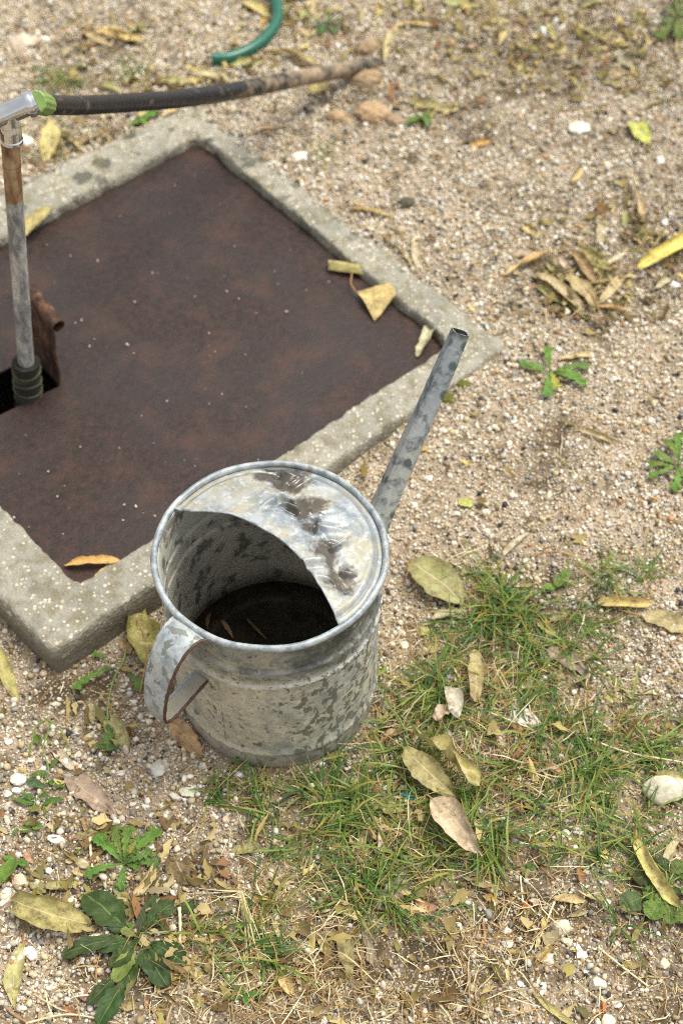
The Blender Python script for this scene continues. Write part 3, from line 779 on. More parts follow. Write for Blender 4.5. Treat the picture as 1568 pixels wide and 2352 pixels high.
# ------------------------------------------------------------------ concrete frame
def build_frame():
    nside = 130
    loops = [(0, -.06), (0, -.02), (0, .0), (0, .015), (0, .030), (0, .043), (.010, .051), (.04, .0545)] + [(f, .055) for f in np.linspace(.1, .9, 14)] + [(.955, .0545), (.99, .0515), (1, .045), (1, .035), (1, .02), (1, -.03), (1, -.25)]
    def ring(poly):
        pts = []
        for k in range(4):
            a = poly[k]; b = poly[(k + 1) % 4]
            for s in np.linspace(0, 1, nside, endpoint=False):
                pts.append(a + (b - a) * s)
        return np.array(pts)
    O = ring(OUT); I = ring(INN)
    Vv = []
    for f, z in loops:
        p = O + (I - O) * f
        Vv.append(np.column_stack([p, np.full(len(p), z)]))
    Vv = np.array(Vv)                           # loops, M, 3
    # round the corners a little and break the edges
    n1 = np.stack([fbm(Vv, 28, s, 3) - .5 for s in (1, 2, 3)], -1); n2 = np.stack([fbm(Vv, 110, s, 2) - .5 for s in (4, 5, 6)], -1)
    w = np.ones(len(loops)) * .5; w[5:9] = 1.3; w[-8:-3] = 1.6
    Vv = Vv + n1 * .0055 * w[:, None, None] + n2 * .0035 * w[:, None, None]
    cc = Vv[..., :2].mean((0, 1))
    for poly, rr in ((OUT, .014), (INN, .022)):
        for kk in range(4):
            c = poly[kk]; d = np.linalg.norm(Vv[..., :2] - c, axis=-1)
            m = np.clip(1 - d / rr, 0, 1) ** 1.5
            Vv[..., :2] += (m * rr * .35)[..., None] * ((cc - c) / np.linalg.norm(cc - c))
    L, Mn = len(loops), len(O)
    F = grid_faces(L, Mn, closed_v=True)
    org = np.array([OUT[0][0], OUT[0][1], 0])
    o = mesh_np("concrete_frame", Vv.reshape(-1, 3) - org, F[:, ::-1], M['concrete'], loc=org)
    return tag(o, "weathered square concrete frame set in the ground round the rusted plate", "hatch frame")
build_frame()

# ------------------------------------------------------------------ rusted plate with its cut and bent flap
H1, H2 = xy(82, 816, ZP), xy(140, 885, ZP)
hd = (H2 - H1) / np.linalg.norm(H2 - H1); hp = np.array([hd[1], -hd[0]])
if hp[0] > 0: hp = -hp
H3, H4 = H2 + hp * .125, H1 + hp * .125
def build_plate():
    bm = bmesh.new()
    c = INN.mean(0)
    outer = []
    PL = INN.copy()
    PL = c + (PL - c) * .996
    for k in range(4):
        a, b = PL[k], PL[(k + 1) % 4]
        for s in np.linspace(0, 1, 40, endpoint=False):
            p = a + (b - a) * s
            q = min(s, 1 - s)
            p = p + (c - p) / np.linalg.norm(c - p) * .0015 * (noise3(np.array([[p[0], p[1], 0]]), 60, 4)[0])
            outer.append(p)
    hole = [H1, H2, H3, H4]
    vo = [bm.verts.new((p[0], p[1], ZP)) for p in outer]
    vh = [bm.verts.new((p[0], p[1], ZP)) for p in hole]
    ed = [bm.edges.new((vo[i], vo[(i + 1) % len(vo)])) for i in range(len(vo))] + [bm.edges.new((vh[i], vh[(i + 1) % 4])) for i in range(4)]
    bmesh.ops.triangle_fill(bm, use_beauty=True, use_dissolve=False, edges=ed)
    for f in bm.faces:
        if f.normal.z < 0: f.normal_flip()
    g = bmesh.ops.extrude_face_region(bm, geom=bm.faces[:])
    for v in g["geom"]:
        if isinstance(v, bmesh.types.BMVert): v.co.z -= .004
    bmesh.ops.recalc_face_normals(bm, faces=bm.faces)
    org = Vector((c[0], c[1], ZP))
    for v in bm.verts: v.co -= org
    me = bpy.data.meshes.new("rusted_plate"); bm.to_mesh(me); bm.free()
    me.materials.append(M['rust'])
    o = bpy.data.objects.new("rusted_plate", me); o.location = org; link(o)
    tag(o, "dark brown rusted steel plate covering the hatch inside the concrete frame", "steel plate")
    # flap: rises from the hinge, its top edge rolled over
    prof = [(0, -.003)] + [(0.001 * math.sin(k), h) for k, h in enumerate(np.linspace(.004, .112, 10))]
    r0 = .0085
    for a in np.linspace(180, -120, 22)[1:]:
        prof.append((r0 + r0 * math.cos(R(a)), .112 + r0 * math.sin(R(a))))
    prof = np.array(prof)
    nw = 16; Vv = []
    Lh = np.linalg.norm(H2 - H1)
    outd = -hp
    for thick in (0, .0022):
        for i, (q, z) in enumerate(prof):
            for j in range(nw):
                s = j / (nw - 1)
                b = H1 + hd * Lh * s
                zz = z * (1 - .10 * s) if z > 0 else z
                qq = q - thick * (1 if z < .112 else 1)
                lean = .008 * max(z, 0) / .12
                p = b + outd * (qq + lean) + hd * (.0015 * math.sin(z * 40) * (z > 0))
                Vv.append((p[0], p[1], ZP + zz))
    npf = len(prof); F = [tuple(f) for f in grid_faces(npf, nw)]
    off = npf * nw
    F += [tuple(off + k for k in f[::-1]) for f in grid_faces(npf, nw)]
    for i in range(npf - 1):
        for j in (0, nw - 1): F.append((i * nw + j, off + i * nw + j, off + (i + 1) * nw + j, (i + 1) * nw + j))
    for j in range(nw - 1):
        for i in (0, npf - 1): F.append((i * nw + j, i * nw + j + 1, off + i * nw + j + 1, off + i * nw + j))
    f = mesh_np("flap", np.array(Vv) - np.array(org), F, M['flap'], parent=o)
    tag(f, "orange rusty flap bent upright with rolled top")
build_plate()

# ------------------------------------------------------------------ watering can (local +x points to the spout)
can = empty("watering_can", CAN, CAN_A)
tag(can, "old galvanised metal watering can with long spout, half cover and strap handle", "watering can")
def build_can():
    h = CAN_HT
    def rib(z0, d=.0032, w=.0050):
        return [(.1160 + d * math.exp(-((z - z0) / w * 1.9) ** 2), z) for z in np.linspace(z0 - w * 1.3, z0 + w * 1.3, 13)]
    outer = [(.1135, .0), (.1145, .0015), (.1148, .008), (.1148, .020), (.1150, .029), (.1168, .0315), (.1175, .0335), (.1172, .036), (.1158, .0385), (.1156, .05), (.116, .08), (.116, .12), (.116, .158)]
    outer += rib(.1765) + [(.1160, .187), (.1160, .193)] + rib(.2045) + [(.1160, .214), (.1160, .222), (.1166, .226), (.1166, .240), (.1175, .248), (.1195, .2535), (.1200, .256)]
    inner = [(.1185, .2565), (.1165, .252), (.1152, .246)] + [(a - .0014, z) for a, z in outer[::-1] if .05 <= z <= .238] + [(.1135, .04), (.112, .034), (.108, .032), (.06, .032), (.0, .032)]
    prof = np.array(outer + inner)
    Vv, F = revolve(prof, 160)
    # old dents
    ang = np.arctan2(Vv[:, 1], Vv[:, 0]); z = Vv[:, 2]; rr = np.hypot(Vv[:, 0], Vv[:, 1])
    dent = (fbm(np.stack([np.cos(ang) * 3, np.sin(ang) * 3, z * 14], -1), .9, 8, 2) - .5) * .0030
    for a0, z0, aw, zw, dp in [(R(-120), .11, .25, .035, -.0025), (R(-60), .09, .18, .03, -.002), (R(-95), .15, .3, .03, -.0015), (R(170), .075, .2, .03, -.002)]:
        dent += dp * np.exp(-(((ang - a0 + np.pi) % (2 * np.pi) - np.pi) / aw) ** 2 - ((z - z0) / zw) ** 2)
    dent = np.where(rr > .1, dent * sstep(.0, .02, z) * sstep(.262, .24, z), 0)
    Vv[:, :2] *= (1 + dent / np.maximum(rr, .05))[:, None]
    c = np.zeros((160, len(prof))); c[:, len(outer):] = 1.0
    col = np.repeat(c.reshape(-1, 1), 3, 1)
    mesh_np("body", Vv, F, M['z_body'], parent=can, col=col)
    # side seam beside the lower handle root
    a = math.pi + .19
    pth = [(1.003 * .1163 * math.cos(a), 1.003 * .1163 * math.sin(a), zz) for zz in np.linspace(.04, .165, 20)]
    Vs, Fs, Us = tube(pth, .0008, 8, True)
    mesh_np("seam", Vs, Fs, M['z_body'], parent=can)
    # rolled rim
    t = np.linspace(0, 2 * np.pi, 180, endpoint=False); m = np.linspace(0, 2 * np.pi, 14, endpoint=False)
    Rm = .1210 + .0003 * np.sin(t * 5) + .0003 * np.sin(t * 11 + 1)
    Vr = np.stack([np.outer(np.cos(t), np.ones(14)) * (Rm[:, None] + .0037 * np.cos(m)), np.outer(np.sin(t), np.ones(14)) * (Rm[:, None] + .0037 * np.cos(m)), h - .0045 + .0045 * np.outer(np.ones(180), np.sin(m)) + .0004 * np.sin(t * 7)[:, None]], -1)
    mesh_np("rim", Vr.reshape(-1, 3), grid_faces(180, 14, True, True), M['z_rim'], parent=can)
    # half cover with crumpled middle. its free edge read from the photograph
    ca, sa = math.cos(-CAN_A), math.sin(-CAN_A)
    def loc(p):
        d = p[:2] - CAN[:2]; return np.array([d[0] * ca - d[1] * sa, d[0] * sa + d[1] * ca])
    epx = [(392, 1164), (433, 1176), (485, 1182), (541, 1194), (598, 1222), (650, 1254), (690, 1291), (727, 1339), (759, 1391), (780, 1437)]
    E = []
    for k, (u, v) in enumerate(epx):
        s = k / (len(epx) - 1); zz = h - .004 + .012 * math.sin(math.pi * s) ** .8
        q = loc(G(u, v, zz)); E.append((q[0], q[1], zz))
    E = catmull(E, 90)
    spx = [(630, 1075), (640, 1100), (668, 1135), (690, 1172), (706, 1214), (731, 1246), (747, 1279), (775, 1325), (790, 1350)]
    SL = catmull([(*loc(G(u, v, h)), 0) for u, v in spx], 120)[:, :2]
    ny, nx = 190, 190
    Re = .1172
    Vc = np.zeros((ny, nx, 3)); Cc = np.zeros((ny, nx, 3))
    # rows run along the free edge; each row goes from that edge to the arc of the rim
    a0 = math.atan2(E[0][1], E[0][0]); a1 = math.atan2(E[-1][1], E[-1][0])
    if a0 < 0: a0 += 2 * math.pi
    for i in range(ny):
        s = i / (ny - 1)
        e = E[0] * 0 + np.array([np.interp(s, np.linspace(0, 1, 90), E[:, q]) for q in range(3)])
        if i == 0 or i == ny - 1: pass
        aa = a0 + (a1 - a0) * s
        b = np.array([Re * math.cos(aa), Re * math.sin(aa), h - .006])
        for j in range(nx):
            w = j / (nx - 1)
            p = e[:2] + (b[:2] - e[:2]) * w
            z = e[2] + (b[2] - e[2]) * w
            Vc[i, j] = (p[0], p[1], z)
    P = Vc[..., :2].reshape(-1, 2); rr = np.hypot(P[:, 0], P[:, 1])
    z = Vc[..., 2].reshape(-1)
    dome = .010 * np.clip(1 - (rr / Re) ** 2, 0, 1)
    z = z + dome
    # pressed ring inside the rim
    ringd = np.exp(-((rr - .1105) / .0024) ** 2); z = z - .0016 * ringd + .0010 * np.exp(-((rr - .1055) / .003) ** 2)
    # trough along the crumple line, creases running off it
    dm = np.full(len(P), 9.0); sm = np.zeros(len(P)); sg = np.zeros(len(P))
    T = np.gradient(SL, axis=0); T /= np.linalg.norm(T, axis=1)[:, None]
    for q in range(len(SL)):
        dd = P - SL[q]; dist = np.hypot(dd[:, 0], dd[:, 1]); k = dist < dm
        dm[k] = dist[k]; sm[k] = q / len(SL); sg[k] = (T[q, 0] * dd[k, 1] - T[q, 1] * dd[k, 0])
    wob = .004 * (fbm(np.column_stack([P, 0 * rr]), 90, 31, 2) - .5)
    z = z - .0052 * np.exp(-((dm + wob) / .013) ** 2)
    rs = np.random.default_rng(5); cre = np.zeros(len(P)); hi = np.zeros(len(P))
    for kx in range(14):
        s0 = .08 + .86 * kx / 13 + rs.normal(0, .015); q = int(np.clip(s0, 0, .99) * len(SL)); sgn = 1 if kx % 2 == 0 else -1
        if rs.random() < .22: sgn = -1 * sgn
        nrm = np.array([-T[q, 1], T[q, 0]]) * sgn; an = rs.normal(0, .45); nrm = np.array([nrm[0] * math.cos(an) - nrm[1] * math.sin(an), nrm[0] * math.sin(an) + nrm[1] * math.cos(an)])
        p0 = SL[q] + nrm * rs.uniform(.000, .006); Lc = rs.uniform(.020, .042)
        dd = P - p0; al = dd @ nrm; pe = dd @ np.array([-nrm[1], nrm[0]]) + .12 * al * math.sin(kx * 2.1) + 1.2 * rs.normal(0, .6) * al ** 2 * 10
        env = np.clip(al / .004, 0, 1) * np.clip((Lc - al) / (Lc * .6), 0, 1)
        am = rs.uniform(.0038, .0072)
        cre += am * env * np.exp(-(pe / .0026) ** 2) - am * .75 * env * np.exp(-((pe - .0062) / .0034) ** 2)
        hi = np.maximum(hi, env * np.exp(-(pe / .0016) ** 2))  # mask for the highlight painted along each crease ridge
    edgef = np.clip((Re - rr) / .012, 0, 1)
    z = z + cre * edgef + (fbm(np.column_stack([P, 0 * rr]), 45, 13, 3) - .5) * .0034 * edgef
    Vc[..., 2] = z.reshape(ny, nx)
    stain = np.exp(-((dm + wob * 2) / .0095) ** 2) * (.25 + .45 * np.abs(np.sin(sm * 9.5 + .6)))
    blob = lambda u, v, rad: np.exp(-(np.hypot(*(P - loc(G(u, v, h))).T) / rad) ** 2)
    stain = np.maximum.reduce([stain, 1.1 * blob(662, 1100, .024), .95 * blob(622, 1085, .020), 1.0 * blob(692, 1172, .019), .8 * blob(730, 1165, .014), .85 * blob(712, 1218, .012), 1.05 * blob(750, 1268, .016), 1.0 * blob(786, 1335, .018), .8 * blob(800, 1355, .010)])
    Cc[..., 0] = stain.reshape(ny, nx); Cc[..., 1] = (ringd * (.4 + .6 * (noise3(np.column_stack([P, 0 * rr]), 120, 3)))).reshape(ny, nx)
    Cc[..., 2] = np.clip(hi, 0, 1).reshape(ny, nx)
    top = Vc.reshape(-1, 3); bot = top.copy(); bot[:, 2] -= .0011
    F = grid_faces(ny, nx); N0 = len(top)
    nrm = np.cross(top[nx] - top[0], top[1] - top[0])
    bd = []
    for i in range(ny - 1): bd.append((i * nx, (i + 1) * nx, N0 + (i + 1) * nx, N0 + i * nx))
    Fa = np.concatenate([F, F[:, ::-1] + N0, np.array(bd, np.int32)])
    if nrm[2] < 0: pass
    mesh_np("cover", np.concatenate([top, bot]), Fa, M['z_cover'], parent=can, col=np.concatenate([Cc.reshape(-1, 3)] * 2))
    ed = top.reshape(ny, nx, 3)[:, 0].copy(); ed[:, 2] -= .0004
    Ve, Fe, Ue = tube(ed[2:-2], .0013, 8)
    mesh_np("cover_edge", Ve, Fe, M['z_rim'], parent=can)
    # spout: folded sheet tube, flattened on its sides, seam along the left
    p0 = np.array([.104, 0, .010]); p1 = np.array([.3235, 0, .3335]); d = (p1 - p0) / np.linalg.norm(p1 - p0)
    n = 44; s = np.linspace(0, 1, n)
    path = p0 + np.outer(s, p1 - p0)
    path[:, 1] += .0012 * np.sin(s * 5)
    rad = .0178 - .0080 * s ** .75 + .0003 * np.sin(s * 23)
    Vo, Fo, Uo = tube(path, rad, 40, caps=False, power=4.5, up=(.75, .0, .6))
    rot = Matrix.Rotation(R(48), 4, Vector(d))
    def turn(A): return np.array([(rot @ (Vector(q) - Vector(p0)) + Vector(p0))[:] for q in A])
    Vo = turn(Vo); Vo[-40:, 2] += .0015 * np.sin(np.arange(40) * .8) * .6
    Vi, Fi, Ui = tube(path, rad - .0014, 40, caps=False, power=4.5, up=(.75, .0, .6)); Vi = turn(Vi); Vi[-40:] = Vo[-40:] + (Vi[-40:] - Vo[-40:]) * .9
    N0 = len(Vo)
    ringF = [((n - 1) * 40 + j, (n - 1) * 40 + (j + 1) % 40, N0 + (n - 1) * 40 + (j + 1) % 40, N0 + (n - 1) * 40 + j) for j in range(40)]
    sp = mesh_np("spout", np.concatenate([Vo, Vi]), Fo + [tuple(N0 + k for k in f[::-1]) for f in Fi] + ringF, M['z_spout'], parent=can)
    # folded seam: on the side seen left from the front
    lft = np.cross(d, (0, 0, 1)); lft /= np.linalg.norm(lft); lft = -lft; upv = np.cross(lft, d); upv = upv if upv[2] > 0 else -upv
    path2 = path + np.outer(rad * 1.13, lft * .06 + upv * .998)
    Vq, Fq, Uq = tube(path2[1:], .0019, 10)
    mesh_np("spout_seam", Vq, Fq, M['z_spout'], parent=sp)
    # brass-dark plug of soil inside the tip
    # strap handle, in the plane of the spout, on the other side
    hp_ = [(-.1205, .2540), (-.133, .2590), (-.1480, .2545), (-.1630, .2390), (-.1745, .2160), (-.1815, .1900), (-.1835, .1690), (-.1790, .1555), (-.1690, .1510), (-.1550, .1520), (-.1370, .1550), (-.1165, .1580)]
    C = catmull([(a, 0, b) for a, b in hp_], 70); mh = 70
    Tn = np.gradient(C, axis=0); Tn /= np.linalg.norm(Tn, axis=1)[:, None]
    Nr = np.stack([-Tn[:, 2], 0 * Tn[:, 0], Tn[:, 0]], -1)
    s = np.linspace(0, 1, mh); wd = np.interp(s, [0, .05, .25, .52, .62, 1], [.046, .041, .034, .026, .021, .019]) / 2
    nc = 13; Vh = []
    for side in (0, 1):
        for i in range(mh):
            for j in range(nc):
                q = -1 + 2 * j / (nc - 1)
                bow = .0022 * (1 - q * q)
                Vh.append(C[i] + np.array([0, q * wd[i], 0]) + Nr[i] * (-bow + (.0007 if side else -.0007)))
    F = [tuple(f) for f in grid_faces(mh, nc)]; o2 = mh * nc
    F += [tuple(o2 + k for k in f[::-1]) for f in grid_faces(mh, nc)]
    for i in range(mh - 1):
        for j in (0, nc - 1): F.append((i * nc + j, o2 + i * nc + j, o2 + (i + 1) * nc + j, (i + 1) * nc + j))
    hd_ = mesh_np("handle", np.array(Vh), F, M['z_handle'], parent=can)
    for sgn in (-1, 1):
        pe = C + np.stack([0 * wd, sgn * wd, 0 * wd], -1)
        Ve, Fe, Ue = tube(pe[2:], .0017 + .0002 * np.sin(np.arange(68) * 1.3), 10, up=(0, 1, 0))
        mesh_np("edge_wire", Ve, Fe, M['edge'] if sgn < 0 else M['z_rim'], parent=hd_)
    # rivet lumps where the strap meets the rim
    return
build_can()
# water standing in the can, with bits of leaf on it
t = np.linspace(0, 2 * np.pi, 96, endpoint=False)
wv = [(0, 0, 0)] + [(.1146 * math.cos(a), .1146 * math.sin(a), 0) for a in t]
wt = mesh_np("standing_water", np.array(wv), [(0, k + 1, (k + 1) % 96 + 1) for k in range(96)], M['water'], loc=(CAN[0], CAN[1], .046))
tag(wt, "dark murky water standing in the bottom of the watering can", "water")

# ------------------------------------------------------------------ standpipe with chrome tee
PB = np.array([-.4229, 1.3406, 0.0]); NY = np.array([0, 1.0, 0])
ptop = V(22, 300, PB, NY)
pipe = empty("standpipe", (PB[0], PB[1], 0))
tag(pipe, "grey galvanised standpipe with rusty top and chrome tee rising through the plate", "standpipe")
def rel(A): return np.asarray(A) - np.array([PB[0], PB[1], 0])
pbot = V(66, 905, PB, NY); ax = (ptop - pbot) / np.linalg.norm(ptop - pbot)
pp = [pbot + ax * s for s in np.linspace(-.25, np.linalg.norm(ptop - pbot), 60)]
pr = np.full(60, .0104)
Vp, Fp, Up = tube(rel(pp), pr, 28)
mesh_np("pipe", Vp, Fp, M['pipe'], parent=pipe)
ring = pbot + ax * .385
Vp, Fp, Up = tube(rel([ring - ax * .0015, ring, ring + ax * .0015]), [.0105, .0109, .0105], 28)
mesh_np("pipe_joint", Vp, Fp, M['pipe'], parent=pipe)
sl = [pbot + ax * s for s in np.linspace(-.12, .062, 40)]
sr = .0175 + .0007 * np.sin(np.linspace(0, 40, 40)) + .0006 * np.sin(np.linspace(0, 13, 40))
Vp, Fp, Up = tube(rel(sl), sr, 30); Vp = Vp + (np.stack([fbm(Vp, 60, s, 2) for s in (1, 2, 3)], -1) - .5) * .004
slv = mesh_np("rubber_sleeve", Vp, Fp, M['rubber'], parent=pipe)
for k, s0 in enumerate((.048, .040, .027, .013, .002)):
    cpt = pbot + ax * s0
    a = np.linspace(0, 2 * np.pi, 40)
    pth = [cpt + np.array([.0178 * math.cos(q), .0178 * math.sin(q), .003 * math.sin(q + k * 1.7)]) for q in a]
    Vp, Fp, Up = tube(rel(pth), [.0022, .0018, .0024, .002, .002][k], 8, flat=.5)
    mesh_np("wrap", Vp, Fp, M['tape'], parent=slv)
# tee
T0, T1 = V(-70, 282, PB, NY), V(77, 249, PB, NY)
T1 = T1 + np.array([0, .012, 0]); T0 = T0 - np.array([0, .012, 0])
tdir = (T1 - T0) / np.linalg.norm(T1 - T0)
tl = np.linalg.norm(T1 - T0)
def along(s): return T1 - tdir * s
segs = [(tl, .0122), (.04, .0122), (.0115, .0122), (.0105, .0126), (.010, .0146), (.0085, .0151), (.0035, .0151), (.002, .0146), (.0015, .0130), (-.002, .0126)]
Vp, Fp, Up = tube(rel([along(s) for s, q in segs]), [q for s, q in segs], 36)
tee = mesh_np("tee_fitting", Vp, Fp, M['chrome'], parent=pipe, sharp=30)
jn = V(24, 262, PB, NY)
st = [(0, .0096), (.012, .0100), (.016, .0106), (.0175, .0114), (.022, .0116), (.032, .0116), (.0332, .0126), (.037, .0126), (.0385, .0116)]
dn_ = -ax
Vp, Fp, Up = tube(rel([jn + dn_ * s for s, q in st]), [q for s, q in st], 36)
mesh_np("collar", Vp, Fp, M['chrome'], parent=tee, sharp=30)
# black hose leaving the tee
hose = empty("black_hose", (T1[0], T1[1], 0))
def relh(A): return np.asarray(A) - np.array([T1[0], T1[1], 0])
tag(hose, "ribbed black water hose caked with dry mud running from the chrome tee", "hose")
hend = GP(868, 148, -.004)
hy0, hy1 = T1[1], hend[1]
hpx = [(106, 241), (180, 242), (260, 238), (340, 233), (420, 226), (500, 215), (570, 203), (640, 189), (710, 175), (780, 162), (830, 153), (872, 146)]
hp3 = []
for (u, v) in hpx:
    s = (u - 78) / (872 - 78); yy = hy0 + (hy1 - hy0) * s ** .92
    hp3.append(V(u, v, (0, yy, 0), NY))
hp3[-1][2] = min(hp3[-1][2], .055)
hpth = catmull(hp3, 460)
zmin = gh(hpth[:, 0], hpth[:, 1]) + np.linspace(.011, -.006, 460) ; hpth[:, 2] = np.maximum(hpth[:, 2], zmin)
hr = np.interp(np.linspace(0, 1, 460), [0, .4, .7, .9, 1], [.0112, .0126, .0132, .0122, .0100]) + .00016 * np.sin(np.arange(460) * 2 * np.pi / 5)
Vp, Fp, Up = tube(relh(hpth), hr, 20)
mesh_np("hose_body", Vp, Fp, M['black_hose'], parent=hose, uv=Up)
c0, c1 = T1 + tdir * .0005, hp3[0]
cd = (c1 - c0); cl = np.linalg.norm(cd); cd /= cl
prof = [(0, .0112), (.001, .0128), (cl * .5, .0129), (cl - .001, .0126), (cl + .001, .0112)]
m = 48; Vv = []
nrm = np.cross(cd, (0, 0, 1)); nrm /= np.linalg.norm(nrm); bn = np.cross(nrm, cd)
for s, q in prof:
    for j in range(m):
        a = 2 * np.pi * j / m; qq = q + (.0003 if j % 4 < 2 else -.0002)
        Vv.append(c0 + cd * s + qq * (math.cos(a) * nrm + math.sin(a) * bn))
F = [tuple(f) for f in grid_faces(len(prof), m, closed_v=True)] + [tuple(range(m)), tuple(range((len(prof) - 1) * m, len(prof) * m))]
mesh_np("connector", relh(Vv), F, M['green_plastic'], parent=hose, smooth=False)
# green hose
gp = [GP(488, 134, .012), GP(530, 131, .010), GP(575, 112, .010), GP(612, 84, .010), GP(634, 50, .012), GP(637, 15, .016), GP(622, -30, .020), GP(590, -90, .018), GP(540, -150, .012)]
gpt = catmull(gp, 120)
gho = empty("green_hose", gp[0])
tag(gho, "dark green garden hose end curving across the gravel", "hose")
Vp, Fp, Up = tube(gpt - gp[0], .0098, 22, caps=False)
Vi, Fi, Ui = tube(gpt - gp[0], .0070, 22, caps=False)
N0 = len(Vp)
mesh_np("hose_body", np.concatenate([Vp, Vi]), Fp + [tuple(N0 + k for k in f[::-1]) for f in Fi] + [(j, N0 + j, N0 + (j + 1) % 22, (j + 1) % 22) for j in range(22)], M['green_hose'], parent=gho)

# ------------------------------------------------------------------ leaves
def leaf_shape(t, kind):
    if kind == "oval": return np.clip(np.sin(np.pi * np.clip(t, 0, 1) ** .85), 0, None) ** .75
    if kind == "lance": return np.clip(np.sin(np.pi * t ** .8), 0, None) ** 1.05
    if kind == "pod": return np.clip(np.sin(np.pi * t), 0, None) ** .5
    if kind == "broad": return np.clip(np.sin(np.pi * t ** .62), 0, None) ** .7
    if kind == "round": return np.clip(np.sin(np.pi * t), 0, None) ** .5
    if kind == "obov": return np.clip(np.sin(np.pi * np.clip(t, 0, 1) ** 1.45), 0, None) ** .55 * np.interp(t, [0, .26, .48, 1], [.10, .14, .85, 1])
    if kind == "diamond": return np.interp(t, [0, .42, .85, 1], [0.04, 1, .45, .22])
    return np.sin(np.pi * t)
def leaf_blade(L, W, curl=1.2, bend=.5, twist=.3, kind="lance", seed=0, wave=.15, asym=.25, tip=0.0, nu=26, nv=11, sag=0.0):
    """curved blade along +x, cupped upward round its midrib; returns verts, faces, uv"""
    rs = np.random.default_rng(seed)
    t = np.linspace(0, 1, nu); w = W / 2 * leaf_shape(t, kind) + .0004
    ej = [1 + (.08 if kind == 'diamond' else .34) * (fbm(np.stack([t * 9, 0 * t + q * 5, 0 * t], -1), 1, seed, 3) - .5) + .16 * (noise3(np.stack([t * 31, 0 * t + q * 9, 0 * t], -1), 1, seed + 1) - .5) for q in (0, 1)]
    tt_, ss_ = np.meshgrid(t, np.linspace(-1, 1, nv), indexing='ij')
    crm = fbm(np.stack([tt_ * 7, ss_ * 2.2, 0 * tt_ + seed * .37], -1), 1, 3, 2) - .5
    c = np.zeros((nu, 3)); ang = -bend / 2; p = np.zeros(3)
    ys = rs.normal(0, .35)
    head = -ys / 2
    cs = []; fr = []
    for i in range(nu):
        cs.append(p.copy()); a = bend / 2 - bend * t[i]; hh = ys * (t[i] - .5)
        Tn = np.array([math.cos(a) * math.cos(hh), math.cos(a) * math.sin(hh), math.sin(a)])
        fr.append(Tn); p = p + Tn * L / (nu - 1)
    Vv = []; uv = []
    ph = rs.uniform(0, 6, 4)
    for i in range(nu):
        Tn = fr[i]; B = np.cross((0, 0, 1), Tn); B /= np.linalg.norm(B); N = np.cross(Tn, B)
        tw = twist * (t[i] - .5) + .25 * math.sin(ph[0] + t[i] * 5) * wave
        B2 = B * math.cos(tw) + N * math.sin(tw); N2 = N * math.cos(tw) - B * math.sin(tw)
        cu = curl * (1 + asym * math.sin(ph[1] + 3 * t[i])) + tip * t[i] ** 3
        kp = cu / (W / 2)
        for j in range(nv):
            s = -1 + 2 * j / (nv - 1)
            aa = s * w[i] * ej[0 if s < 0 else 1][i]; ks = kp * (1 + asym * (1 if s > 0 else -1))
            th = ks * aa
            if abs(th) < 1e-4: x_, z_ = aa, 0
            else: x_, z_ = math.sin(th) / ks, (1 - math.cos(th)) / ks
            z_ = abs(z_) * (1 if cu >= 0 else -1)
            z_ += (wave + .15) * W * .6 * crm[i, j]
            z_ += wave * W * .35 * abs(s) ** 1.5 * math.sin(ph[2] + t[i] * 13 + s * 1.5) + wave * W * .14 * math.sin(ph[3] + t[i] * 23 - s * 4)
            Vv.append(cs[i] + B2 * x_ + N2 * z_); uv.append((t[i], (s + 1) / 2))
    Vv = np.array(Vv)
    ch = cs[-1]; a = math.atan2(ch[1], ch[0]); ca, sa = math.cos(-a), math.sin(-a)
    Vv = np.stack([Vv[:, 0] * ca - Vv[:, 1] * sa, Vv[:, 0] * sa + Vv[:, 1] * ca, Vv[:, 2] - ch[2] * Vv[:, 0] / max(ch[0] * ca - ch[1] * sa, 1e-4)], -1)
    cl = ca * ch[0] - sa * ch[1]
    Vv[:, :] *= 1.0; Vv[:, 0] *= L / cl
    return Vv, grid_faces(nu, nv), np.array(uv)
LC = dict(y=(.64, .49, .20), go=(.62, .46, .20), t=(.56, .44, .25), p=(.62, .54, .38), o=(.34, .305, .13), ol=(.42, .375, .17), b=(.33, .22, .11), db=(.16, .115, .06), gb=(.33, .28, .20), lg=(.46, .52, .12),
          or_=(.60, .38, .11), rb=(.34, .15, .08), vy=(.74, .56, .15), pt=(.58, .50, .33), pk=(.36, .19, .16), ta=(.48, .30, .16), gt=(.39, .33, .225), sa=(.62, .34, .20), yo=(.43, .37, .14), ow=(.55, .52, .44))
GL = "fallen leaves on the ground"
leaf_n = [0]
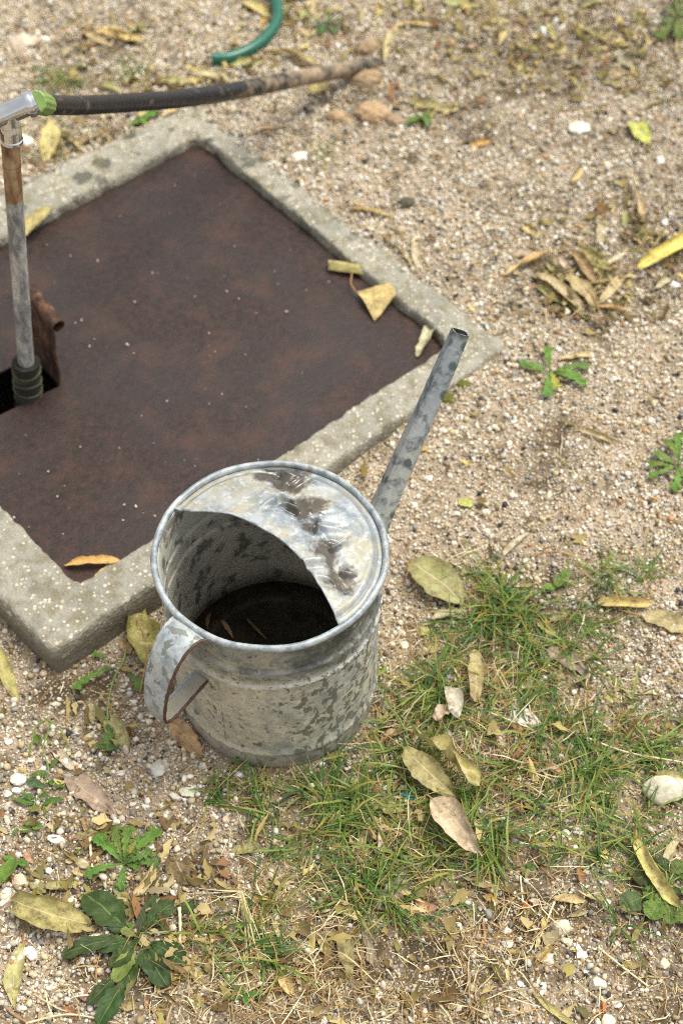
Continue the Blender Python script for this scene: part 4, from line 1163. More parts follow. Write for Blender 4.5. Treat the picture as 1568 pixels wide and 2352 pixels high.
def leaf(p0, p1, wpx, colr, label, kind="lance", curl=1.1, bend=.35, twist=.4, stalk=None, roll=0.0, dz=.003, z=None, wave=.15, tip=0.0, pitch=0.0, seed=None, name="dry_leaf", group=GL):
    leaf_n[0] += 1
    sd_ = seed if seed is not None else leaf_n[0] * 13 + 5
    if z is None: a = GP(*p0, dz); b = GP(*p1, dz)
    else: a = G(*p0, z); b = G(*p1, z)
    d = b - a; L = float(np.hypot(d[0], d[1]))
    depth = np.dot(a - np.array([0, 0, CAM_H]), np.array([0, math.cos(CAM_T), -math.sin(CAM_T)]))
    W = wpx * depth / CAM_F
    # a curled blade looks narrower than it lies flat
    ca = abs(curl)
    Wf = W * (ca / math.sin(min(ca, 1.45)) if ca > .05 else 1.0)
    Vv, F, uv = leaf_blade(L, Wf, curl, bend, twist, kind, sd_, wave, tip=tip)
    if not roll and curl > .85:
        roll = float(np.random.default_rng(sd_ + 1).uniform(-.75, .75))
    if roll:
        cr, sr_ = math.cos(roll), math.sin(roll)
        Vv = np.stack([Vv[:, 0], Vv[:, 1] * cr - Vv[:, 2] * sr_, Vv[:, 1] * sr_ + Vv[:, 2] * cr], -1)
    low = np.percentile(Vv[:, 2], 8); Vv[:, 2] -= low
    hz = math.atan2(d[1], d[0])
    o = mesh_np(name, Vv, F, M['leaf'], uv=uv, loc=a, rot=(0, -math.atan2(d[2], L) - pitch, hz))
    rs = np.random.default_rng(sd_)
    o.color = (*[float(c * rs.uniform(.92, 1.08)) for c in LC[colr]], 1)
    tag(o, label, "leaf", group)
    if not stalk and kind in ('lance', 'oval') and wpx > 15 and sd_ % 3:
        ext = .16 + .2 * ((sd_ * 37) % 10) / 10
        stalk = (p0[0] + (p0[0] - p1[0]) * ext + ((sd_ * 7) % 13 - 6), p0[1] + (p0[1] - p1[1]) * ext + ((sd_ * 5) % 13 - 6))
    if stalk:
        q = GP(*stalk, dz) if z is None else G(*stalk, z)
        R3 = o.rotation_euler.to_matrix(); inv = R3.inverted()
        base = Vector(Vv.reshape(26, 11, 3)[0, 5])
        e = inv @ (Vector(q) - Vector(a))
        midp = (base + e) / 2 + Vector((0, 0, .004)) + Vector((-(e - base).y, (e - base).x, 0)) * .12
        pth = catmull([base + Vector((.002, 0, 0)), midp, e], 12)
        Vs, Fs, Us = tube(pth, np.linspace(.0010, .0007, 12), 7)
        mesh_np("stalk", Vs, Fs, M['stalk'], parent=o)
    return o
LEAVES = [
# near the frame and the can
((-28, 1468), (42, 1614), 36, 'yo', "yellow olive leaf below the left side of the concrete frame, at the left edge", dict(curl=.7, kind='oval', bend=.4)),
((147, 1783), (272, 1880), 50, 'gt', "grey tan pointed leaf with pale veins lying left of the watering can's foot", dict(curl=.55, kind='lance', stalk=(120, 1776), bend=.3, wave=.2)),
((254, 1642), (299, 1722), 38, 'ol', "crumpled yellow brown leaf below the watering can's handle", dict(curl=1.3, wave=.6, kind='pod', stalk=(278, 1600))),
((124, 1726), (170, 1768), 25, 'p', "pale cream crescent leaf lying above the grey tan pointed leaf", dict(curl=.9, kind='pod', bend=.3)),
((302, 1408), (352, 1524), 66, 'yo', "boat shaped yellow leaf with a dark hollow, wedged between frame and can handle", dict(curl=1.45, kind='pod', wave=.35, stalk=(322, 1590), bend=.2, dz=.008)),
((350, 1352), (306, 1424), 26, 'ol', "olive leaf leaning on the concrete frame above the boat shaped yellow leaf", dict(curl=1.2, dz=.012)),
((384, 1652), (462, 1742), 46, 'ta', "orange tan leaf tucked under the left foot of the watering can", dict(curl=.4, kind='oval', bend=.25, wave=.2)),
((282, 1470), (300, 1500), 24, 'ta', "small round tan leaf beside the dandelion stem by the frame", dict(curl=.6, kind='round')),
((268, 1650), (246, 1700), 18, 'ol', "narrow dull olive scrap left of the crumpled yellow brown leaf", dict(curl=.8)),
((205, 1615), (214, 1660), 22, 'ol', "dull olive crumb of leaf among the dandelion stems", dict(curl=.4, kind='oval')),
# lower left litter
((26, 2066), (204, 2122), 58, 'yo', "long curled olive yellow leaf, largest one at the lower left", dict(curl=1.45, kind='pod', bend=1.2, wave=.30, stalk=(-6, 2092), dz=.010, seed=44)),
((56, 2167), (36, 2322), 42, 'ol', "olive leaf lying lengthwise near the bottom left corner", dict(curl=.45, kind='lance', stalk=None, bend=.2)),
((97, 2036), (190, 2028), 22, 'ol', "tan olive rolled leaf above the largest curled leaf at lower left", dict(curl=1.1)),
((72, 2022), (106, 2050), 26, 'o', "brown olive leaf scrap touching the cream stone at lower left", dict(curl=.8, kind='oval')),
((306, 2058), (357, 1972), 28, 't', "curled tan leaf standing between toothed dandelion and dark green rosette", dict(curl=1.3, bend=.9, dz=.006)),
((400, 1968), (432, 2034), 56, 'db', "dark brown flat leaf at the edge of the grass, right of the toothed dandelion", dict(curl=.3, kind='broad', wave=.3)),
((304, 2042), (332, 2076), 24, 'pk', "purplish crumpled leaf just above the dark green rosette", dict(curl=1.1, kind='oval', wave=.4)),
((306, 2010), (336, 1982), 20, 'pk', "dull pink leaf partly under the toothed dandelion", dict(curl=.5, kind='oval')),
((391, 2250), (430, 2244), 22, 'or_', "bright orange cupped leaf beside the dark green rosette", dict(curl=1.35, kind='round')),
((375, 2178), (412, 2150), 26, 'vy', "small bright yellow leaf right of the dark green rosette", dict(curl=.4, kind='oval')),
((406, 2162), (452, 2136), 26, 'rb', "reddish brown leaf next to the small bright yellow leaf", dict(curl=.8, wave=.3)),
((58, 1952), (80, 1986), 18, 'sa', "salmon orange leaf curl near the left edge of the lower litter", dict(curl=1.2)),
((180, 2060), (222, 2072), 20, 'o', "olive brown leaf above the left arm of the dark green rosette", dict(curl=.7)),
((184, 2276), (200, 2300), 18, 'pk', "reddish scrap of leaf below the dark green rosette's left side", dict(curl=.4, kind='oval')),
((214, 1935 + 90), (226, 1935 + 45), 18, 'o', "olive leaf curl crossing the left arm of the toothed dandelion", dict(curl=.9)),
((268, 2305), (320, 2312), 22, 'ol', "tan olive leaf below the dark green rosette", dict(curl=.9)),
((148, 2312), (180, 2345), 20, 'rb', "brown leaf scrap at the bottom edge left of the rosette", dict(curl=.7)),
((438, 2222), (470, 2262), 24, 'yo', "mustard leaf right of the bright orange cupped leaf", dict(curl=.4, kind='oval')),
((446, 2285), (466, 2310), 22, 'yo', "yellow olive scrap furthest down right of the rosette", dict(curl=.4, kind='round')),
((268, 2030), (276, 2062), 20, 'o', "dark olive scrap under the tip of the toothed dandelion", dict(curl=.4, kind='oval')),
((216, 1846), (150, 1905 - 20), 0, 'o', None, {}),
((232, 1880), (252, 1925), 26, 'db', "dark grey brown leaf touching the tip of the grey tan pointed leaf", dict(curl=.4, kind='oval')),
((172, 1925), (232, 1912), 22, 'ol', "crumpled olive tan leaf below the grey tan pointed leaf", dict(curl=.8, wave=.5)),
((192, 1876), (205, 1915), 16, 'ta', "orange brown rolled leaf under the grey tan pointed leaf", dict(curl=1.4, kind='pod')),
# grass patch
((530, 1958), (594, 1942), 24, 'o', "olive brown leaf half buried in grass left of the thick green tuft", dict(curl=.6, kind='oval')),
((858, 2092), (932, 2000), 40, 'gb', "grey brown withered leaf below the thick green tuft", dict(curl=1.0, wave=.5)),
((904, 2068), (938, 2010), 28, 'gb', "dark grey brown leaf lying against the withered leaf below the tuft", dict(curl=.9, wave=.4)),
((580, 2062), (632, 2072), 16, 'or_', "rusty orange rolled leaf left of the thick green tuft", dict(curl=1.3, kind='pod')),
((990, 1832), (1106, 1966), 62, 'pt', "large pale tan twisted leaf lying on the grass, lowest of the three big ones", dict(curl=1.25, kind='lance', bend=.8, twist=1.3, wave=.15, roll=.3, dz=.026, stalk=(974, 1826), tip=1.2, seed=9)),
((928, 1720), (1048, 1832), 60, 'o', "broad olive leaf on the grass, uppermost of the three big ones", dict(curl=.85, kind='oval', bend=.5, dz=.024, seed=21, twist=.6, roll=.25)),
((946, 1682), (1100, 1808), 44, 'yo', "tightly rolled yellow olive leaf lying beside the broad olive leaf", dict(curl=1.4, kind='pod', bend=.5, dz=.030, wave=.4, seed=33)),
((872, 1708), (936, 1676), 24, 'ta', "orange brown rolled leaf at the right foot of the watering can", dict(curl=1.3, kind='pod', dz=.006)),
((1000, 1656), (1052, 1618), 40, 'p', "pale cream folded leaf, lower half, in the grass right of the can", dict(curl=.9, kind='broad', dz=.016)),
((1036, 1578), (1050, 1650), 40, 'ow', "pale whitish upright folded leaf in the grass right of the can", dict(curl=1.1, kind='broad', dz=.022)),
((1087, 1492), (1090, 1612), 32, 'ol', "narrow olive rolled leaf standing lengthwise in the grass", dict(curl=1.2, kind='pod', dz=.020, wave=.3)),
((937, 1292), (1064, 1386), 84, 'o', "large olive green mottled leaf on the gravel right of the watering can", dict(curl=.75, kind='oval', bend=.45, stalk=(896, 1274), dz=.012, wave=.1, seed=61)),
((988, 1424), (1068, 1414), 28, 'p', "pale pinkish tan leaf below the large olive mottled leaf", dict(curl=1.0, kind='pod', dz=.006)),
((962, 1460), (985, 1440), 20, 'yo', "yellowish scrap beside the pale pinkish tan leaf", dict(curl=.8)),
((958, 1503), (1026, 1474), 26, 'ol', "tan olive leaf half hidden by grass blades near the can", dict(curl=.9)),
((1497, 1384), (1370, 1382), 27, 'y', "rolled golden yellow leaf above the olive leaf at the right edge", dict(curl=1.4, kind='pod', stalk=(1478, 1322), dz=.006, bend=.3)),
((1474, 1414), (1592, 1456), 46, 'ol', "olive leaf with pale veins running out of the right edge", dict(curl=.6, kind='oval', stalk=(1420, 1400))),
((1148, 1290), (1214, 1222), 20, 'p', "pale cream leaf on the gravel above the grass patch", dict(curl=1.2, kind='lance')),
((1255, 1498), (1350, 1556), 44, 'gb', "grey brown dead leaf lying flat right of the narrow olive one", dict(curl=.4, kind='broad', wave=.3)),
((1232, 1430), (1276, 1464), 22, 'go', "small golden tan leaf caught in the grass blades", dict(curl=.7)),
((1262, 1448 - 20), (1320, 1405), 18, 'o', "dull olive leaf sliver between the grass and the golden yellow rolled leaf", dict(curl=.6)),
((1456, 1926), (1562, 2086), 34, 'y', "long yellow leaf with brown spots lying over the round leaved weed", dict(curl=1.3, kind='pod', stalk=(1484, 1866), dz=.014, twist=.8, bend=.5, seed=12)),
((1520, 1982), (1558, 1916), 17, 't', "small tan rolled leaf right of the long yellow spotted leaf", dict(curl=1.35, kind='pod', dz=.006)),
((1500, 1774), (1585, 1796), 24, 'yo', "mossy yellow leaf lying behind the big cream stone", dict(curl=.7, dz=.008)),
((1269, 2062), (1346, 2070), 20, 'go', "flat golden tan leaf strip above the tan square stone", dict(curl=.35, kind='pod')),
((1306, 2104), (1354, 2092), 12, 't', "thin tan leaf strip just under the flat golden tan strip", dict(curl=.6)),
((1229, 2204), (1262, 2172), 30, 'go', "folded golden brown leaf touching a cream pebble at lower right", dict(curl=1.2, kind='oval')),
((1222, 2278), (1318, 2354), 15, 'yo', "long yellow tan leaf blade at the bottom edge", dict(curl=.7, kind='pod')),
((850, 1852), (932, 1862), 28, 'ol', "pale olive wavy leaf in the grass below the can", dict(curl=.7, wave=.5, kind='oval', dz=.008)),
((868, 1898), (872, 1956), 15, 'p', "pale rolled leaf standing in the grass below the wavy olive one", dict(curl=1.4, kind='pod', dz=.008)),
((830, 1912), (854, 1930), 26, 'pk', "pinkish brown leaf next to the pale rolled one in the grass", dict(curl=.5, kind='oval', dz=.004)),
((954, 2068), (1002, 2086), 20, 'sa', "salmon pink leaf on the bare soil right of the green tuft", dict(curl=.9, kind='pod')),
((780, 2140), (808, 2248), 34, 'ol', "olive yellow leaf lying in straw at the bottom centre", dict(curl=.8, dz=.006)),
((840, 2130), (862, 2230), 24, 'gb', "brown grey withered leaf right of the olive yellow leaf at the bottom", dict(curl=1.0, wave=.5)),
((730, 2160), (760, 2210), 22, 'go', "tan crumpled leaf in the straw at bottom centre left", dict(curl=1.0, wave=.4)),
((1190, 1990), (1235, 2002), 18, 'gb', "brown leaf under the grass blades near the snail shell", dict(curl=.7)),
((1108, 2058), (1145, 2076), 16, 'or_', "rust coloured leaf scrap left of the snail shell", dict(curl=.6)),
((1084, 1720 + 220), (1120, 1965), 0, 'o', None, {}),
((1250, 1755), (1292, 1782), 22, 'sa', "faint pinkish leaf below the brown twig in the grass", dict(curl=.6, dz=.004)),
((905, 1612), (880, 1640), 22, 'gb', "small grey leaf beside the can's right foot", dict(curl=.7)),
((1010 + 160, 1664), (1200, 1680), 16, 'rb', "red brown leaf chip lying on the mossy pale stone", dict(curl=.4, kind='oval', dz=.009)),
((560, 2220), (600, 2245), 18, 'o', "brown olive leaf under the pale dried tuft", dict(curl=.6)),
((492, 2150), (520, 2120), 22, 'ol', "mustard olive leaf left of the pale dried tuft", dict(curl=.6, kind='oval')),
((520, 2205), (545, 2175), 24, 'gb', "grey brown leaf below the pale dried tuft", dict(curl=.6, kind='oval')),
((500, 2262), (540, 2240), 20, 'ol', "olive leaf scrap left of the bottom centre", dict(curl=.7, kind='oval')),
((640, 2235), (672, 2290), 26, 'go', "crumpled golden tan leaf at the bottom, left of centre", dict(curl=1.1, wave=.5)),
# heap on the right gravel
((1280, 577), (1158, 631), 27, 'y', "pale yellow rolled leaf pointing left out of the leaf heap", dict(curl=1.3, kind='lance', stalk=(1332, 590), dz=.008)),
((1176, 588), (1248, 580), 26, 'gt', "pale grey leaf behind the yellow rolled leaf of the heap", dict(curl=.6, kind='pod')),
((1230, 628), (1340, 714), 24, 't', "orange tipped tan leaf along the lower left of the leaf heap", dict(curl=1.35, kind='pod', dz=.008)),
((1230, 655), (1300, 700), 22, 'o', "dark olive leaf under the orange tipped one in the heap", dict(curl=1.0, dz=.003)),
((1298, 632), (1366, 706), 38, 'ol', "grey green striped leaf in the middle of the leaf heap", dict(curl=.8, kind='oval', dz=.012, stalk=(1384, 745))),
((1310, 574), (1368, 656), 28, 'b', "brown olive leaf above the striped leaf in the heap", dict(curl=1.2, dz=.008)),
((1330, 568), (1414, 621), 26, 'yo', "yellow olive bent leaf at the top of the leaf heap", dict(curl=1.1, bend=.8, dz=.008)),
((1428, 630), (1372, 700), 26, 't', "tan leaf on the right flank of the leaf heap", dict(curl=.9, dz=.006)),
((1366, 707), (1446, 716), 16, 'go', "narrow golden rolled leaf at the bottom of the leaf heap", dict(curl=1.4, kind='pod', dz=.006)),
((1394, 606), (1436, 578), 14, 'p', "pale tan sliver at the upper right of the leaf heap", dict(curl=1.1, dz=.008)),
((1386, 640), (1412, 660), 24, 'gt', "small dull pink grey leaf inside the heap", dict(curl=.5, kind='oval')),
((1268, 590), (1240, 620), 0, 'o', None, {}),
((1285, 592), (1310, 618), 14, 'p', "tiny pale curl between the leaves of the heap", dict(curl=1.2, dz=.008)),
((1462, 616), (1625, 518), 36, 'vy', "vivid yellow folded leaf running out of the right edge", dict(curl=1.0, kind='oval', stalk=(1414, 608), dz=.010)),
((1442, 430), (1472, 512), 16, 't', "tan rolled leaf above the vivid yellow leaf", dict(curl=1.35, kind='pod', bend=.8)),
((1367, 492), (1374, 560), 26, 'gt', "pale grey tan leaf above the leaf heap", dict(curl=.9, kind='pod')),
((1503, 662), (1540, 638), 15, 'p', "cream white leaf right of the leaf heap", dict(curl=1.0, dz=.004)),
((1434, 486), (1438, 524), 13, 'yo', "short yellow tan roll beside the pale grey tan leaf", dict(curl=1.3, kind='pod')),
((1280, 826), (1362, 815), 16, 't', "tan rolled leaf behind the dandelion on the right gravel", dict(curl=1.3, kind='pod')),
((1219, 855), (1248, 845), 13, 'or_', "orange leaf sliver under the dandelion on the right gravel", dict(curl=.8)),
((1326, 986), (1422, 1020), 15, 't', "long tan rolled leaf on bare gravel at mid right", dict(curl=1.4, kind='pod')),
((1050, 1152), (1088, 1156), 24, 'lg', "round yellow green leaf on the gravel right of the can", dict(curl=.4, kind='round', wave=.05)),
((960, 1035), (984, 1031), 13, 'or_', "tiny orange leaf beside the spout", dict(curl=.4, kind='oval')),
# upper gravel
((1454, 280), (1488, 330), 44, 'lg', "bright lime yellow leaf on the upper right gravel", dict(curl=.8, kind='broad', wave=.1, dz=.006)),
((1078, 336), (1126, 324), 13, 'or_', "small golden orange leaf on the upper gravel left of the white flat stone", dict(curl=1.2, kind='pod')),
((1314, 417), (1336, 388), 13, 'y', "small golden leaf below the white flat stone", dict(curl=1.2, kind='pod')),
((932, 234), (1048, 256), 26, 'o', "dark olive leaf beside the tan clods", dict(curl=.9)),
((884, 142), (900, 66), 22, 't', "pale tan leaf standing at the buried end of the black hose", dict(curl=1.2, kind='pod', dz=.010, pitch=0)),
((902, 62), (992, 60), 15, 'go', "narrow golden leaf above the buried end of the black hose", dict(curl=1.3, kind='pod')),
((1008, 6), (1108, 16), 22, 'ol', "olive leaf at the top edge right of the hoses", dict(curl=.9)),
((948, -6), (956, 30), 20, 'yo', "short yellow olive leaf at the top edge", dict(curl=.9)),
((1408, 126), (1470, 168), 22, 'gb', "grey brown leaf on the upper right gravel", dict(curl=.9)),
((1478, 250), (1556, 230), 15, 'yo', "thin yellow olive leaf above the bright lime yellow leaf", dict(curl=1.1)),
((1394, 98), (1450, 106), 14, 'p', "pale sliver of leaf on the upper right gravel", dict(curl=1.0)),
((1270, 125), (1300, 108), 22, 'yo', "yellowish curled leaf on the dark upper gravel", dict(curl=1.2, kind='oval')),
((1330, 20), (1400, -2), 18, 'ol', "olive tan leaf at the top edge far right", dict(curl=1.0)),
((1250, 50), (1275, 100), 18, 'ol', "olive curl on the dark upper gravel near the top", dict(curl=1.0)),
((798, 480), (900, 498), 15, 'go', "golden tan rolled leaf just outside the frame's right side", dict(curl=1.35, kind='pod')),
((960, 538), (964, 616), 22, 'p', "pale olive leaf standing at the outer edge of the frame", dict(curl=1.1, kind='pod')),
((893, 556), (946, 612), 15, 't', "brown tan narrow leaf leaning on the frame beside the pale olive leaf", dict(curl=1.1)),
((178, 74), (260, 108), 24, 't', "tan curled leaf, left one of the cluster at upper left", dict(curl=1.1)),
((214, 70), (338, 94), 24, 'go', "golden tan long leaf, lower one of the cluster at upper left", dict(curl=1.1, dz=.006)),
((284, 80), (348, 56), 22, 'o', "olive brown leaf, right one of the cluster at upper left", dict(curl=.8)),
((163, 166), (227, 146), 18, 'yo', "yellow green leaf at the grass behind the black hose", dict(curl=1.1)),
((556, 4), (620, 40), 27, 'y', "bright yellow leaf left of the green hose", dict(curl=1.0)),
((600, 56), (616, 38), 18, 'or_', "orange yellow leaf tip touching the green hose", dict(curl=.8, kind='oval')),
((660, 10), (676, 68), 20, 'yo', "yellow olive hanging leaf right of the green hose", dict(curl=1.1)),
((688, 18), (706, 62), 22, 'ol', "olive leaf right of the green hose, middle of three", dict(curl=1.2)),
((650, 2), (740, -12), 22, 'yo', "yellow leaf at the top edge right of the green hose", dict(curl=.9)),
((711, -4), (723, 42), 24, 't', "tan leaf right of the green hose, farthest of three", dict(curl=1.0)),
((528, 150), (612, 142), 24, 'ol', "olive yellow leaf lying under the bend of the green hose", dict(curl=.9, kind='oval')),
((600, 120), (738, 158), 22, 'yo', "long curved olive tan leaf between green hose and black hose", dict(curl=1.1, bend=.8)),
((440, 168), (540, 188), 22, 't', "light tan leaf standing behind the middle of the black hose", dict(curl=.8, kind='oval', dz=.010)),
((348, 190), (442, 190), 24, 'ol', "dull olive leaf behind the black hose, left of the light tan one", dict(curl=.8, kind='oval')),
((226, 196), (284, 210), 20, 'ol', "small olive leaf behind the black hose near the connector", dict(curl=1.0)),
((706, 216), (758, 196), 30, 'yo', "yellow leaf lying against the muddy end of the black hose", dict(curl=.9, kind='round', dz=.006)),
((103, 372), (112, 268), 42, 'go', "golden leaf standing upright below the chrome tee", dict(curl=.75, kind='lance', stalk=(102, 392), dz=.004)),
((138, 312), (192, 348), 24, 't', "pale tan curled leaf behind the frame's far left side", dict(curl=1.2)),
((176, 330), (216, 318), 22, 'b', "brown leaf beside the pale tan curled one behind the frame", dict(curl=.9)),
((100, 440 - 30), (140, 400), 0, 'o', None, {}),
((318, 266), (376, 240), 24, 'go', "brown gold leaf behind the frame's far corner", dict(curl=1.2, kind='oval', dz=.006)),
((374, 266), (430, 240), 15, 'y', "golden leaf strip leaning on the frame's far corner", dict(curl=1.0, dz=.014)),
((580, 304), (652, 289), 15, 't', "tan leaf on the gravel right of the frame's far corner", dict(curl=1.1)),
]
for a, b, w, c, lab, kw in LEAVES:
    if w: leaf(a, b, w, c, lab, **kw)
GH = "leaf scraps of the heap on the right gravel"
for (a, b, w, c) in [((1250, 600), (1300, 640), 16, 'o'), ((1340, 600), (1300, 660), 18, 'b'), ((1290, 690), (1350, 735), 16, 'o'), ((1360, 600), (1400, 650), 18, 'ol'), ((1400, 655), (1440, 640), 14, 'b'), ((1320, 640), (1290, 700), 14, 'db'),
                     ((1380, 690), (1420, 735), 13, 'o'), ((1270, 660), (1330, 650), 14, 'db'), ((1350, 560), (1390, 590), 14, 'o'), ((1415, 690), (1460, 670), 13, 'ol'), ((1335, 720), (1390, 760), 14, 'b'), ((1240, 640), (1275, 690), 14, 'o')]:
    leaf(a, b, w, c, "small dull leaf scrap half buried in the leaf heap on the right gravel", curl=1.1, wave=.4, dz=.004, group=GH)
GU = "blurred leaf scraps on the dark upper gravel"
for (a, b, w, c) in [((1100, 60), (1150, 40), 16, 'ol'), ((1180, 95), (1225, 120), 15, 'o'), ((1220, 40), (1200, 90), 14, 'b'), ((1340, 60), (1385, 85), 15, 'ol'), ((1300, 160), (1350, 150), 14, 'o'), ((1380, 190), (1440, 205), 16, 'o'), ((1160, 170), (1200, 150), 13, 't'),
                     ((1450, 30), (1490, 60), 16, 'ol'), ((1060, 110), (1110, 120), 14, 't'), ((1420, 215), (1470, 195), 14, 'b'), ((1000, 180), (1050, 200), 14, 'o'), ((1240, 200), (1290, 215), 13, 'ol')]:
    leaf(a, b, w, c, "blurred tan or olive leaf scrap on the dark upper gravel at the right", curl=1.1, wave=.4, dz=.003, group=GU)
# leaves lying on the plate
GPL = "fallen leaves on the rusted plate"
def quad_leaf(corners, zs, bulge, colr, label, stalk=None, seed=1, group=GPL):
    """a stiff four cornered leaf: a bent patch between its corners, edges slightly wavy"""
    P = [G(u, v, ZP + z) for (u, v), z in zip(corners, zs)]; o0 = P[0].copy()
    nu, nv = 24, 16; U, Vq = np.meshgrid(np.linspace(0, 1, nu), np.linspace(0, 1, nv), indexing='ij')
    rs = np.random.default_rng(seed)
    Uw = U + .03 * np.sin(Vq * 7 + seed) * U * (1 - U) * 3; Vw = Vq + .035 * np.sin(U * 9 + seed) * np.clip(4 * Vq * (1 - Vq) + .3, 0, 1)
    A = (1 - Uw)[..., None] * ((1 - Vw)[..., None] * P[0] + Vw[..., None] * P[3]) + Uw[..., None] * ((1 - Vw)[..., None] * P[1] + Vw[..., None] * P[2]) - o0
    A[..., 2] += bulge * np.sin(np.pi * Vq) + .004 * (fbm(np.stack([U * 4, Vq * 3, 0 * U + seed], -1), 1, 4, 3) - .5)
    o = mesh_np("dry_leaf", A.reshape(-1, 3), grid_faces(nu, nv)[:, ::-1], M['leaf'], uv=np.stack([U.ravel(), Vq.ravel()], -1), loc=o0)
    o.color = (*LC[colr], 1); tag(o, label, "leaf", group)
    if stalk:
        pth = catmull([(0, 0, 0)] + [G(u, v, ZP + z) - o0 for u, v, z in stalk], 16)
        Vs, Fs, Us = tube(pth, np.linspace(.0011, .0008, 16), 7); mesh_np("stalk", Vs, Fs, M['stalk'], parent=o)
quad_leaf([(754, 598), (858, 610), (860, 634), (754, 620)], [.008, .012, .010, .006], .007, 'yo', "flattened olive yellow rolled leaf on the plate against the frame", seed=2)
quad_leaf([(818, 671), (894, 648), (908, 676), (860, 738)], [.008, .020, .022, .003], .006, 'y', "kite shaped golden leaf with a long stalk on the rusted plate", stalk=[(806, 652, .012), (808, 626, .010)], seed=5)
leaf((1002, 740), (957, 820), 34, 'p', "cream curved leaf at the plate's right corner", kind='pod', curl=1.2, z=ZP + .003, group=GPL, bend=.4, seed=8)
leaf((988, 738), (975, 752), 14, 'o', "tiny olive scrap beside the cream curved leaf", kind='oval', curl=.5, z=ZP + .003, group=GPL)
leaf((148, 1298), (278, 1288), 24, 'or_', "orange yellow curled leaf at the plate's front corner", kind='pod', curl=1.15, z=ZP + .004, group=GPL, bend=.4)
leaf((214, 1328), (278, 1290), 14, 'go', "thin golden leaf under the orange yellow curled one", kind='lance', curl=.9, z=ZP + .002, group=GPL)
leaf((40, 548), (126, 470), 32, 'yo', "pale yellow olive leaf lying at the plate's edge behind the standpipe", kind='lance', curl=.7, z=ZP + .020, group=GPL, roll=.3)
leaf((-30, 552), (40, 545), 18, 'ta', "tan leaf at the plate's edge left of the standpipe", kind='lance', curl=.8, z=ZP + .003, group=GPL)
leaf((886, 664), (910, 652), 26, 'go', "small torn golden leaf between the kite shaped leaf and the frame", kind='oval', curl=.7, z=ZP + .008, group=GPL)
leaf((470, 335), (492, 352), 14, 't', "small tan leaf at the far corner of the plate", kind='oval', curl=.6, z=ZP + .003, group=GPL)
# leaves floating in the can
GF = "leaf slivers floating in the watering can"
leaf((484, 1408), (478, 1446), 8, 'db', "thin dark leaf sliver in the can's water, at the wall under the handle", kind='lance', curl=.5, z=.048, group=GF, dz=0)
leaf((510, 1424), (536, 1466), 9, 'b', "paler brown leaf sliver floating in the can beside the first sliver", kind='lance', curl=.5, z=.048, group=GF)
leaf((566, 1420), (612, 1468), 5, 'db', "thin brown twig like sliver floating in the can's water", kind='lance', curl=.9, z=.048, group=GF)

